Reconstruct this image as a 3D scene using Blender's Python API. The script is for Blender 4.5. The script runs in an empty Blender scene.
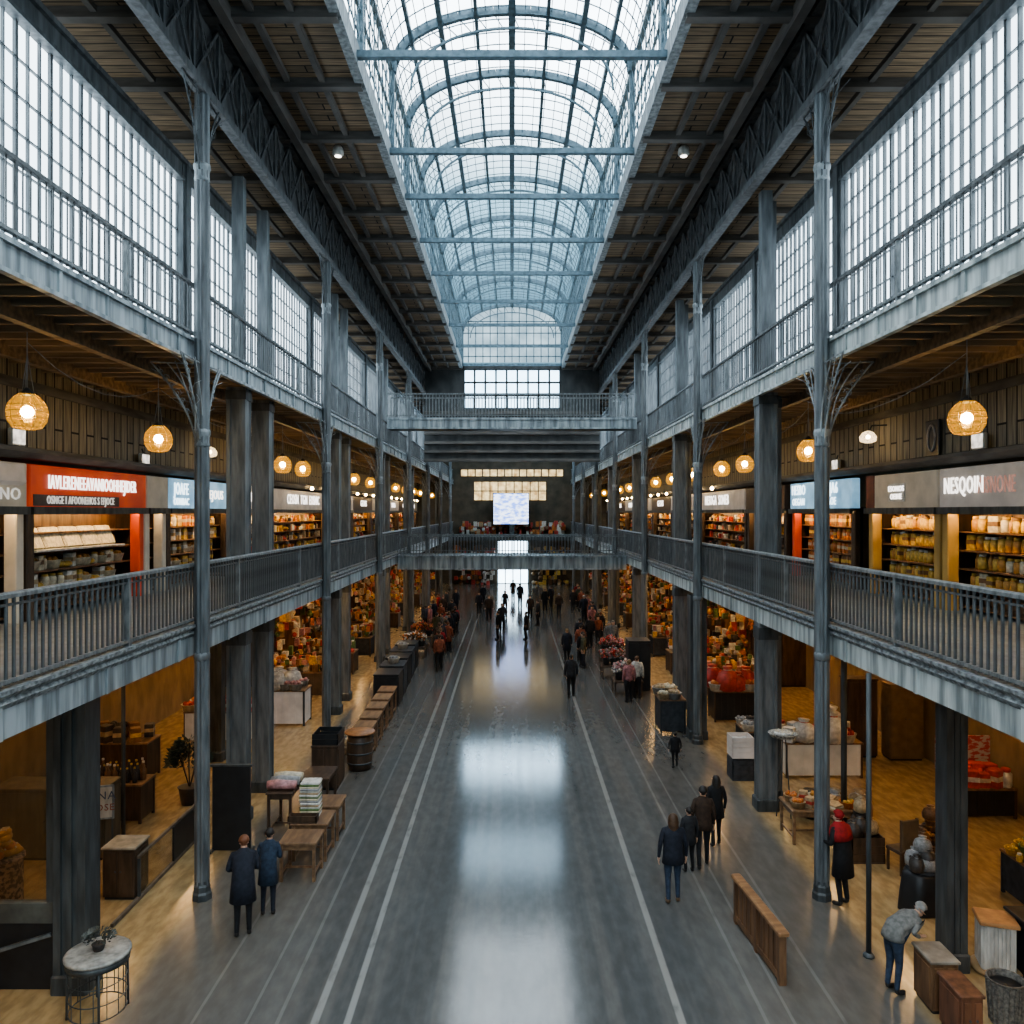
import bpy, bmesh, math, random
from mathutils import Vector, Matrix
random.seed(7)
PI = math.pi
SC = bpy.context.scene
COL = SC.collection
H = 7.5            # eye height
F = 800.0          # focal length in pixels of a 1024 frame

# ------------------------------------------------------------------ helpers
def floor_at(px, py):
    y = F * H / (py - 512.0)
    return ((px - 512.0) / F * y, y)

class MB:
    """collects shapes; build() links them as one mesh object"""
    def __init__(s): s.v = []; s.f = []; s.m = []; s.sm = []
    def add(s, vs, fs, mi=0, smooth=False):
        o = len(s.v); s.v.extend(vs)
        for f in fs:
            s.f.append(tuple(i + o for i in f)); s.m.append(mi); s.sm.append(smooth)
        return s
    def box(s, x0, x1, y0, y1, z0, z1, mi=0):
        return s.add([(x0,y0,z0),(x1,y0,z0),(x1,y1,z0),(x0,y1,z0),(x0,y0,z1),(x1,y0,z1),(x1,y1,z1),(x0,y1,z1)],
                     [(0,3,2,1),(4,5,6,7),(0,1,5,4),(1,2,6,5),(2,3,7,6),(3,0,4,7)], mi)
    def cbox(s, x0, x1, y0, y1, z0, z1, c=.01, mi=0):
        """box with chamfered vertical edges and top"""
        pr = [(x0+c,y0),(x1-c,y0),(x1,y0+c),(x1,y1-c),(x1-c,y1),(x0+c,y1),(x0,y1-c),(x0,y0+c)]
        cx, cy = (x0+x1)/2, (y0+y1)/2
        kx, ky = 1-2*c/max(1e-6,(x1-x0)), 1-2*c/max(1e-6,(y1-y0))
        ins = [(cx+(x-cx)*kx, cy+(y-cy)*ky) for x, y in pr]
        vs = [(x,y,z0) for x,y in pr]+[(x,y,z1-c) for x,y in pr]+[(x,y,z1) for x,y in ins]
        fs = [tuple(range(7,-1,-1)), tuple(range(16,24))]
        for k in (0,8):
            for i in range(8):
                j=(i+1)%8; fs.append((k+i,k+j,k+8+j,k+8+i))
        return s.add(vs, fs, mi)
    def bar(s, a, b, w, h=None, mi=0):
        a, b = Vector(a), Vector(b); h = h or w
        d = (b-a).normalized()
        up = Vector((0,0,1)) if abs(d.z) < .95 else Vector((0,1,0))
        u = d.cross(up).normalized()*w/2; v = u.cross(d).normalized()*h/2
        vs = [tuple(p+q) for p in (a,b) for q in (-u-v, u-v, u+v, -u+v)]
        return s.add(vs, [(0,1,2,3),(7,6,5,4),(0,4,5,1),(1,5,6,2),(2,6,7,3),(3,7,4,0)], mi)
    def tube(s, pts, r, n=6, mi=0, cap=True):
        pts = [Vector(p) for p in pts]; L = len(pts)
        rs = r if isinstance(r, (list, tuple)) else [r]*L
        t0 = (pts[1]-pts[0]).normalized()
        u = t0.orthogonal().normalized(); vs = []; fs = []
        for i, p in enumerate(pts):
            t = (pts[min(i+1,L-1)]-pts[max(i-1,0)])
            t = t.normalized() if t.length > 1e-9 else t0
            u = (u - t*u.dot(t))
            u = u.normalized() if u.length > 1e-6 else t.orthogonal().normalized()
            w = t.cross(u)
            for k in range(n):
                a = 2*PI*k/n; vs.append(tuple(p+(u*math.cos(a)+w*math.sin(a))*rs[i]))
        for i in range(L-1):
            for k in range(n):
                k2=(k+1)%n; fs.append((i*n+k,i*n+k2,(i+1)*n+k2,(i+1)*n+k))
        if cap: fs += [tuple(range(n-1,-1,-1)), tuple((L-1)*n+k for k in range(n))]
        return s.add(vs, fs, mi, n > 5)
    def lathe(s, prof, n=16, c=(0,0,0), mi=0, sx=1, sy=1, smooth=True):
        vs=[]; fs=[]
        for r,z in prof:
            for k in range(n):
                a=2*PI*k/n; vs.append((c[0]+r*sx*math.cos(a), c[1]+r*sy*math.sin(a), c[2]+z))
        for i in range(len(prof)-1):
            for k in range(n):
                k2=(k+1)%n; fs.append((i*n+k,i*n+k2,(i+1)*n+k2,(i+1)*n+k))
        fs.append(tuple(range(n-1,-1,-1))); fs.append(tuple((len(prof)-1)*n+k for k in range(n)))
        return s.add(vs, fs, mi, smooth)
    def prism(s, prof, z0, z1, mi=0, smooth=False):
        n=len(prof)
        vs=[(x,y,z0) for x,y in prof]+[(x,y,z1) for x,y in prof]
        fs=[tuple(range(n-1,-1,-1)), tuple(range(n,2*n))]+[(i,(i+1)%n,n+(i+1)%n,n+i) for i in range(n)]
        return s.add(vs, fs, mi, smooth)
    def extr_y(s, prof, y0, y1, mi=0):
        """profile of (x,z) extruded along y"""
        n=len(prof)
        vs=[(x,y0,z) for x,z in prof]+[(x,y1,z) for x,z in prof]
        fs=[tuple(range(n)), tuple(range(2*n-1,n-1,-1))]+[(i,n+i,n+(i+1)%n,(i+1)%n) for i in range(n)]
        return s.add(vs, fs, mi)
    def ball(s, c, r, n=10, m=7, mi=0, sx=1, sy=1, sz=1):
        prof=[(max(r*math.sin(PI*i/m),r*.02), -r*sz*math.cos(PI*i/m)) for i in range(m+1)]
        return s.lathe(prof, n, c, mi, sx, sy)
    def mesh(s, name, mats, smooth=None):
        me = bpy.data.meshes.new(name)
        me.from_pydata([tuple(v) for v in s.v], [], s.f)
        for m in (mats if isinstance(mats,(list,tuple)) else [mats]): me.materials.append(m)
        me.polygons.foreach_set('material_index', s.m)
        me.polygons.foreach_set('use_smooth', [bool(x if smooth is None else smooth) for x in s.sm])
        bm = bmesh.new(); bm.from_mesh(me); bmesh.ops.recalc_face_normals(bm, faces=bm.faces); bm.to_mesh(me); bm.free()
        me.update()
        return me
    def build(s, name, mats, parent=None, smooth=None):
        o = bpy.data.objects.new(name, s.mesh(name, mats, smooth)); COL.objects.link(o)
        if parent is not None: o.parent = parent
        return o

def tag(o, label=None, cat=None, group=None, kind=None):
    if label: o['label'] = label
    if cat: o['category'] = cat
    if group: o['group'] = group
    if kind: o['kind'] = kind
    return o
def empty(name, loc, label, cat, group=None, rz=0.0):
    o = bpy.data.objects.new(name, None); COL.objects.link(o)
    o.location = loc; o.rotation_euler = (0,0,rz); o.empty_display_size = .2
    return tag(o, label, cat, group)
def struct(name, mb, mats, parent=None):
    o = mb.build(name, mats, parent)
    if parent is None: o['kind'] = 'structure'
    return o
KIDS = {}
def copy_tree(o, parent=None):
    c = o.copy(); COL.objects.link(c)
    if parent is not None: c.parent = parent
    for ch in [x for x in bpy.data.objects if x.parent == o] if o.name not in KIDS else KIDS[o.name]:
        copy_tree(ch, c)
    return c
def freeze_kids(o):
    """remember a template's children so that copying stays quick"""
    ks = [x for x in bpy.data.objects if x.parent == o]
    KIDS[o.name] = ks
    for k in ks: freeze_kids(k)
    return o
def dup(o, loc, rz=None, label=None, group=None, scale=None):
    c = copy_tree(o); c.location = loc
    if rz is not None: c.rotation_euler = (0,0,rz)
    if label: c['label'] = label
    if group: c['group'] = group
    if scale: c.scale = (scale,)*3 if not isinstance(scale, tuple) else scale
    return c
ORD = ['first','second','third','fourth','fifth','sixth','seventh','eighth','ninth','tenth','eleventh','twelfth',
       'thirteenth','fourteenth','fifteenth','sixteenth','seventeenth','eighteenth','nineteenth','twentieth']

# ------------------------------------------------------------------ materials
def nt_new(name):
    m = bpy.data.materials.new(name); m.use_nodes = True
    nt = m.node_tree; nt.nodes.clear()
    out = nt.nodes.new('ShaderNodeOutputMaterial')
    return m, nt, out
def col4(c): return (c[0],c[1],c[2],1)
def M(name, c1, c2=None, rough=.6, scale=(4,4,4), detail=5, metal=0.0, bump=0.0, lo=.35, hi=.65, emit=None, es=0.0, spec=.5, rvar=0.0):
    m, nt, out = nt_new(name); N = nt.nodes.new; L = nt.links.new
    b = N('ShaderNodeBsdfPrincipled'); L(b.outputs[0], out.inputs[0])
    b.inputs['Roughness'].default_value = rough; b.inputs['Metallic'].default_value = metal
    b.inputs['Specular IOR Level'].default_value = spec
    c2 = c2 or tuple(x*.65 for x in c1)
    tc = N('ShaderNodeTexCoord'); mp = N('ShaderNodeMapping'); mp.inputs['Scale'].default_value = scale
    L(tc.outputs['Object'], mp.inputs[0])
    n = N('ShaderNodeTexNoise'); n.inputs['Scale'].default_value = 1; n.inputs['Detail'].default_value = detail
    L(mp.outputs[0], n.inputs['Vector'])
    r = N('ShaderNodeValToRGB'); r.color_ramp.elements[0].position = lo; r.color_ramp.elements[1].position = hi
    r.color_ramp.elements[0].color = col4(c2); r.color_ramp.elements[1].color = col4(c1)
    L(n.outputs['Fac'], r.inputs[0]); L(r.outputs[0], b.inputs['Base Color'])
    if rvar:
        ma = N('ShaderNodeMath'); ma.operation='MULTIPLY_ADD'; ma.inputs[1].default_value = rvar; ma.inputs[2].default_value = rough-rvar*.5
        L(n.outputs['Fac'], ma.inputs[0]); L(ma.outputs[0], b.inputs['Roughness'])
    if bump:
        bp = N('ShaderNodeBump'); bp.inputs['Strength'].default_value = bump; bp.inputs['Distance'].default_value = .02
        L(n.outputs['Fac'], bp.inputs['Height']); L(bp.outputs[0], b.inputs['Normal'])
    if es:
        if emit: b.inputs['Emission Color'].default_value = col4(emit)
        else: L(r.outputs[0], b.inputs['Emission Color'])
        b.inputs['Emission Strength'].default_value = es
    return m
def EM(name, c, s, c2=None, scale=(3,3,3), lo=.3, hi=.7):
    m, nt, out = nt_new(name); N = nt.nodes.new; L = nt.links.new
    e = N('ShaderNodeEmission'); e.inputs[0].default_value = col4(c); e.inputs[1].default_value = s
    if c2:
        tc = N('ShaderNodeTexCoord'); mp = N('ShaderNodeMapping'); mp.inputs['Scale'].default_value = scale
        L(tc.outputs['Object'], mp.inputs[0])
        n = N('ShaderNodeTexNoise'); n.inputs['Scale'].default_value = 1; n.inputs['Detail'].default_value = 3
        L(mp.outputs[0], n.inputs['Vector'])
        r = N('ShaderNodeValToRGB'); r.color_ramp.elements[0].position = lo; r.color_ramp.elements[1].position = hi
        r.color_ramp.elements[0].color = col4(c2); r.color_ramp.elements[1].color = col4(c)
        L(n.outputs['Fac'], r.inputs[0]); L(r.outputs[0], e.inputs[0])
    L(e.outputs[0], out.inputs[0])
    return m
def GLASS(name, tint, fac, gcol=(1,1,1), rough=.05, emis=None, es=0.0):
    """thin pane: mostly see-through with a gloss, shadows let light pass"""
    m, nt, out = nt_new(name); N = nt.nodes.new; L = nt.links.new
    t = N('ShaderNodeBsdfTransparent'); t.inputs[0].default_value = col4(tint)
    g = N('ShaderNodeBsdfGlossy'); g.inputs[0].default_value = col4(gcol); g.inputs['Roughness'].default_value = rough
    mx = N('ShaderNodeMixShader'); mx.inputs[0].default_value = fac
    L(t.outputs[0], mx.inputs[1]); L(g.outputs[0], mx.inputs[2])
    last = mx
    if emis:
        e = N('ShaderNodeEmission'); e.inputs[0].default_value = col4(emis); e.inputs[1].default_value = es
        vo = N('ShaderNodeTexVoronoi'); vo.feature = 'DISTANCE_TO_EDGE'; vo.inputs['Scale'].default_value = 14
        tc = N('ShaderNodeTexCoord'); L(tc.outputs['Object'], vo.inputs['Vector'])
        rp = N('ShaderNodeValToRGB'); rp.color_ramp.elements[0].position=.0; rp.color_ramp.elements[1].position=.22
        rp.color_ramp.elements[0].color=(.75,.75,.75,1); rp.color_ramp.elements[1].color=(.25,.25,.25,1)
        L(vo.outputs['Distance'], rp.inputs[0])
        m2 = N('ShaderNodeMixShader'); L(rp.outputs[0], m2.inputs[0])
        L(mx.outputs[0], m2.inputs[1]); L(e.outputs[0], m2.inputs[2]); last = m2
    L(last.outputs[0], out.inputs[0])
    return m

def plank_mat(name, c1, c2, along, width, rough=.7, seam=(.015,.012,.01)):
    """boards: along = 'X','Y' or 'Z' for the board direction"""
    m, nt, out = nt_new(name); N = nt.nodes.new; L = nt.links.new
    b = N('ShaderNodeBsdfPrincipled'); L(b.outputs[0], out.inputs[0]); b.inputs['Roughness'].default_value = rough
    tc = N('ShaderNodeTexCoord'); sp = N('ShaderNodeSeparateXYZ'); L(tc.outputs['Object'], sp.inputs[0])
    cb = N('ShaderNodeCombineXYZ')
    u, v = {'X':('X','Y'),'Y':('Y','X'),'Z':('Z','Y')}[along]
    L(sp.outputs[u], cb.inputs[0]); L(sp.outputs[v], cb.inputs[1])
    br = N('ShaderNodeTexBrick'); br.inputs['Scale'].default_value = 1
    br.inputs['Brick Width'].default_value = 3.1; br.inputs['Row Height'].default_value = width
    br.inputs['Mortar Size'].default_value = width*.07; br.inputs['Bias'].default_value = 0
    br.inputs['Color1'].default_value = col4(c1); br.inputs['Color2'].default_value = col4(c2); br.inputs['Mortar'].default_value = col4(seam)
    L(cb.outputs[0], br.inputs['Vector'])
    mp = N('ShaderNodeMapping'); mp.inputs['Scale'].default_value = (.8,14,1); L(cb.outputs[0], mp.inputs[0])
    n = N('ShaderNodeTexNoise'); n.inputs['Scale'].default_value = 1.5; n.inputs['Detail'].default_value = 6; L(mp.outputs[0], n.inputs['Vector'])
    r = N('ShaderNodeValToRGB'); r.color_ramp.elements[0].position=.3; r.color_ramp.elements[1].position=.75
    r.color_ramp.elements[0].color=(.4,.4,.4,1); r.color_ramp.elements[1].color=(1.25,1.2,1.1,1)
    L(n.outputs['Fac'], r.inputs[0])
    mx = N('ShaderNodeMix'); mx.data_type='RGBA'; mx.blend_type='MULTIPLY'; mx.inputs[0].default_value=1
    L(br.outputs['Color'], mx.inputs[6]); L(r.outputs[0], mx.inputs[7]); L(mx.outputs[2], b.inputs['Base Color'])
    bp = N('ShaderNodeBump'); bp.inputs['Strength'].default_value=.4; bp.inputs['Distance'].default_value=.02
    L(br.outputs['Fac'], bp.inputs['Height']); bp.invert = True; L(bp.outputs[0], b.inputs['Normal'])
    return m

def floor_mat():
    m, nt, out = nt_new('polished_concrete'); N = nt.nodes.new; L = nt.links.new
    b = N('ShaderNodeBsdfPrincipled'); L(b.outputs[0], out.inputs[0])
    tc = N('ShaderNodeTexCoord'); sp = N('ShaderNodeSeparateXYZ'); L(tc.outputs['Object'], sp.inputs[0])
    def math_(op, a, b_=None, c=None):
        x = N('ShaderNodeMath'); x.operation = op
        for i, q in enumerate((a,b_,c)):
            if q is None: continue
            if isinstance(q,(int,float)): x.inputs[i].default_value = q
            else: L(q, x.inputs[i])
        return x.outputs[0]
    def sstep(val, a, b_):
        x = N('ShaderNodeMapRange'); x.interpolation_type='SMOOTHSTEP'; L(val, x.inputs[0])
        x.inputs[1].default_value=a; x.inputs[2].default_value=b_; x.inputs[3].default_value=0; x.inputs[4].default_value=1
        return x.outputs[0]
    def noise(scale, detail, sc=1):
        mp = N('ShaderNodeMapping'); mp.inputs['Scale'].default_value = scale; L(tc.outputs['Object'], mp.inputs[0])
        n = N('ShaderNodeTexNoise'); n.inputs['Scale'].default_value=sc; n.inputs['Detail'].default_value=detail; L(mp.outputs[0], n.inputs['Vector'])
        return n.outputs['Fac']
    def mix(fac, a, b_, bt='MIX'):
        x = N('ShaderNodeMix'); x.data_type='RGBA'; x.blend_type=bt
        if isinstance(fac,(int,float)): x.inputs[0].default_value=fac
        else: L(fac, x.inputs[0])
        for i,q in ((6,a),(7,b_)):
            if isinstance(q,tuple): x.inputs[i].default_value=col4(q)
            else: L(q, x.inputs[i])
        return x.outputs[2]
    ax = math_('ABSOLUTE', sp.outputs['X'])
    big = noise((.5,.12,1),1); fine = noise((6,2.2,1),6); lanes = noise((2.2,.03,1),3)
    base = mix(sstep(big,.35,.65), (.105,.112,.114), (.134,.141,.142))
    base = mix(sstep(lanes,.45,.62), base, mix(.5, base, (.19,.187,.178)))
    axn = math_('ADD', ax, math_('MULTIPLY', big, .9))
    edge = mix(sstep(big,.3,.7), (.135,.125,.108), (.165,.15,.125))
    base = mix(math_('MULTIPLY', sstep(axn, 2.6, 6.4), .75), base, edge)
    tan = mix(sstep(fine,.3,.7), (.38,.265,.13), (.46,.33,.17))
    base = mix(sstep(axn, 6.35, 6.9), base, tan)
    fl = mix(sstep(fine,.3,.75), (.86,.86,.86), (1.08,1.08,1.08))
    base = mix(1.0, base, fl, 'MULTIPLY')
    # worn painted guide stripes along the hall
    worn = sstep(fine,.1,.5)
    for x0, w, s, c in ((-2.42,.055,.62,(.42,.43,.42)), (-2.9,.06,.62,(.40,.41,.40)), (2.5,.06,.6,(.40,.40,.38)), (-3.45,.03,.3,(.33,.33,.32)), (-3.9,.025,.3,(.33,.33,.32)),
                       (3.75,.03,.28,(.33,.33,.32)), (4.15,.025,.28,(.33,.33,.32)), (-4.7,.025,.3,(.33,.32,.3)), (4.9,.03,.26,(.33,.33,.32))):
        d = math_('ABSOLUTE', math_('SUBTRACT', sp.outputs['X'], x0))
        k = math_('SUBTRACT', 1.0, sstep(d, w*.7, w*1.2))
        base = mix(math_('MULTIPLY', math_('MULTIPLY', k, worn), s), base, c)
    L(base, b.inputs['Base Color'])
    rr = math_('MULTIPLY_ADD', fine, .04, math_('MULTIPLY_ADD', big, .03, .09))
    rr = math_('ADD', rr, math_('MULTIPLY', sstep(axn, 3.0, 5.4), .085))
    L(rr, b.inputs['Roughness']); b.inputs['Specular IOR Level'].default_value=1.0
    bp = N('ShaderNodeBump'); bp.inputs['Strength'].default_value=.10; bp.inputs['Distance'].default_value=.01
    L(noise((9,9,9),4), bp.inputs['Height']); L(bp.outputs[0], b.inputs['Normal'])
    return m

IRON   = M('grey_iron', (.215,.235,.245), (.09,.10,.107), .5, (7,7,1.2), 8, .25, .25, .32, .68)
IRON_D = M('dark_iron', (.10,.112,.118), (.045,.051,.054), .5, (6,6,1.2), 7, .3, .2)
IRON_L = M('pale_iron', (.38,.415,.43), (.17,.19,.20), .55, (9,9,3), 8, .2, .3)
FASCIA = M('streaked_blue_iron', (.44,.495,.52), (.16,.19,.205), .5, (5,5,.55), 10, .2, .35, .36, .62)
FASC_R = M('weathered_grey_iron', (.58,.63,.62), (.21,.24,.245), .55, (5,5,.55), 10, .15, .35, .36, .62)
MOULD  = M('rough_iron_moulding', (.37,.40,.41), (.105,.115,.12), .6, (16,10,16), 8, .2, .5)
RAILM  = M('grey_railing_iron', (.27,.29,.295), (.13,.142,.146), .45, (12,12,4), 6, .3, .2)
RAILD  = M('baluster_iron', (.17,.18,.184), (.08,.087,.09), .5, (8,8,2), 5, .3, .1)
CEILW  = plank_mat('dark_ceiling_boards', (.32,.24,.16), (.20,.155,.11), 'X', .28)
GALCEIL= plank_mat('brown_gallery_boards', (.30,.21,.125), (.19,.135,.085), 'X', .16)
BEAMW  = M('dark_beam_wood', (.16,.152,.142), (.08,.076,.072), .7, (1,1,6), 6, 0, .2)
JOIST  = M('joist_wood', (.30,.21,.125), (.15,.105,.065), .7, (.8,9,9), 6, 0, .3)
WALLPL = plank_mat('grey_brown_wall_boards', (.34,.305,.24), (.25,.225,.18), 'Z', .33)
WALLD  = M('dark_wall', (.13,.125,.115), (.08,.077,.07), .8, (2,2,2), 6)
AISLEW = M('ochre_wall', (.30,.22,.13), (.19,.14,.085), .8, (2,2,1), 6)
GALFL  = M('gallery_floor_grey', (.20,.22,.23), (.13,.145,.155), .45, (3,3,3), 6)
WOOD   = M('brown_wood', (.22,.12,.06), (.10,.052,.027), .5, (8,8,1.5), 7, 0, .2)
WOODT  = M('worn_table_wood', (.27,.165,.09), (.14,.08,.045), .45, (9,2,9), 7, 0, .2)
WOODD  = M('dark_brown_wood', (.10,.062,.038), (.045,.028,.018), .5, (8,8,1.5), 7, 0, .2)
BLACK  = M('black_board', (.022,.024,.027), (.014,.015,.017), .45, (3,3,3), 4)
DKGREY = M('dark_grey_cloth', (.055,.06,.068), (.03,.033,.038), .8, (6,6,6), 5)
WHITE  = M('white_paint', (.62,.61,.57), (.40,.39,.36), .5, (8,8,3), 6)
BEIGE  = M('beige_board', (.46,.41,.33), (.36,.32,.26), .6, (2,2,2), 4, es=.10)  # faint glow put in the colour to lift the boards
GREYB  = M('grey_sign_board', (.45,.41,.375), (.34,.31,.285), .5, (2,2,2), 4, es=.13)  # same added glow, lightens the grey boards
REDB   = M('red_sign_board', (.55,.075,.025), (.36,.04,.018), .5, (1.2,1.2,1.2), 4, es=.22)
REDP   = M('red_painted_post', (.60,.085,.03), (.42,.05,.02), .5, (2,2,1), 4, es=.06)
BLUEB  = M('lit_blue_sign', (.24,.42,.56), (.13,.27,.40), .4, (1.5,1.5,1.5), 4, es=.55)
GOLDP  = M('golden_post', (.55,.36,.12), (.40,.25,.08), .5, (3,3,1), 4)
LETTER = EM('lit_letters', (1,.93,.85), 1.25)
LETBLU = EM('lit_blue_letters', (.75,.92,1), 1.4)
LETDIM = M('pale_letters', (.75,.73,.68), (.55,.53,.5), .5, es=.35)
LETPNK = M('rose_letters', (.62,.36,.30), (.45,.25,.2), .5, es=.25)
LETBLK = M('black_letters', (.05,.05,.055), None, .5)
TUBE   = EM('warm_tube', (1,.64,.28), 26)
STRIP  = EM('warm_strip', (1,.60,.25), 27)
BULB   = EM('bulb_glow', (1,.74,.36), 90)
SMALLB = EM('small_bulb_glow', (1,.68,.32), 22)
COOLL  = EM('cool_flood_glow', (1,.92,.80), .9, (.35,.32,.27), (7,7,7))
GLOBE  = GLASS('amber_globe_glass', (1,.86,.6), .06, (1,.85,.6), .1, (1,.48,.06), .52)
PANE   = EM('frosted_daylight', (.80,.91,1.0), 2.1, (.60,.74,.84), (.55,.55,.35), .25, .7)
PANEC  = EM('end_window_daylight', (.52,.74,.92), 3.1, (.36,.56,.72), (.8,.8,.8))
GLOWF  = EM('far_window_daylight', (.50,.72,.90), 6.8)  # strong glow put in for the far bay's floor reflection
DOORG  = EM('bright_doorway_glass', (.70,.86,.98), 3.6, (.5,.7,.85), (1,1,1))
AMBERP = EM('amber_pane', (1,.80,.42), .9, (.45,.28,.12), (2.2,2.2,2.2))
SKYG   = GLASS('skylight_glass', (.93,.97,1.0), .10, (.8,.9,1), .12)
GLASSC = GLASS('clear_glass', (.86,.86,.84), .10)
GREEN  = M('dark_leaves', (.055,.075,.05), (.02,.03,.02), .6, (9,9,9), 3)
POT    = M('dark_pot', (.06,.05,.045), None, .5)
def flat(name, c, rough=.6, es=0.0): return M(name, c, tuple(x*.6 for x in c), rough, (14,14,14), 3, es=es)

# ------------------------------------------------------------------ camera, world, colour
cam = bpy.data.cameras.new('camera'); cam.sensor_width = 36; cam.lens = F/1024*36; cam.clip_end = 400
co = bpy.data.objects.new('camera', cam); COL.objects.link(co); co.location = (0,0,H); co.rotation_euler = (PI/2,0,0)
SC.camera = co
w = bpy.data.worlds.new('overcast_sky'); SC.world = w; w.use_nodes = True
nt = w.node_tree; nt.nodes.clear(); N = nt.nodes.new; L = nt.links.new
wo = N('ShaderNodeOutputWorld'); bg = N('ShaderNodeBackground'); L(bg.outputs[0], wo.inputs[0])
tc = N('ShaderNodeTexCoord'); sp = N('ShaderNodeSeparateXYZ'); L(tc.outputs['Generated'], sp.inputs[0])
rp = N('ShaderNodeValToRGB'); e = rp.color_ramp.elements
e[0].position = .0; e[0].color = (.035,.06,.075,1); e[1].position = 1.0; e[1].color = (.88,.95,1,1)
x = e.new(.25); x.color = (.045,.085,.11,1)
x = e.new(.37); x.color = (.13,.22,.27,1)
x = e.new(.49); x.color = (.87,.95,1.0,1)
L(sp.outputs['Z'], rp.inputs[0])
nz = N('ShaderNodeTexNoise'); nz.inputs['Scale'].default_value = 5; nz.inputs['Detail'].default_value = 5; L(tc.outputs['Generated'], nz.inputs['Vector'])
mr = N('ShaderNodeMapRange'); mr.inputs[1].default_value=.3; mr.inputs[2].default_value=.7; mr.inputs[3].default_value=.75; mr.inputs[4].default_value=1.2; L(nz.outputs['Fac'], mr.inputs[0])
mx = N('ShaderNodeMix'); mx.data_type='RGBA'; mx.blend_type='MULTIPLY'; mx.inputs[0].default_value=1
L(rp.outputs[0], mx.inputs[6]); L(mr.outputs[0], mx.inputs[7]); L(mx.outputs[2], bg.inputs[0]); bg.inputs[1].default_value = 3.0
try:
    SC.view_settings.view_transform = 'AgX'; SC.view_settings.look = 'AgX - Medium High Contrast'
except Exception: pass
SC.view_settings.exposure = 1.0
SC.cycles.use_denoising = True
SC.cycles.max_bounces = 7; SC.cycles.diffuse_bounces = 4; SC.cycles.glossy_bounces = 4; SC.cycles.transparent_max_bounces = 14
SC.cycles.sample_clamp_indirect = 6
SC.cycles.caustics_reflective = False; SC.cycles.caustics_refractive = False

# ------------------------------------------------------------------ dimensions of the hall
XF = 6.2             # gallery front
XC = 6.02            # main column line
XW = 7.5             # upper window wall
XS = 10.0            # shop fronts on the gallery
XO = 12.6            # outer wall
Y0, Y1 = -3.0, 84.0
ZG, ZGB = 5.25, 4.72     # lower gallery floor, underside
ZU, ZUB = 10.84, 10.45   # upper gallery
ZC = 17.5            # ceiling
XL = 3.46            # half width of skylight
YX = 55.0            # cross wall
MAIN = [15.54 + 10.4*k for k in range(-1, 7)]
SIDES = (('left',-1),('right',1))

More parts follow.
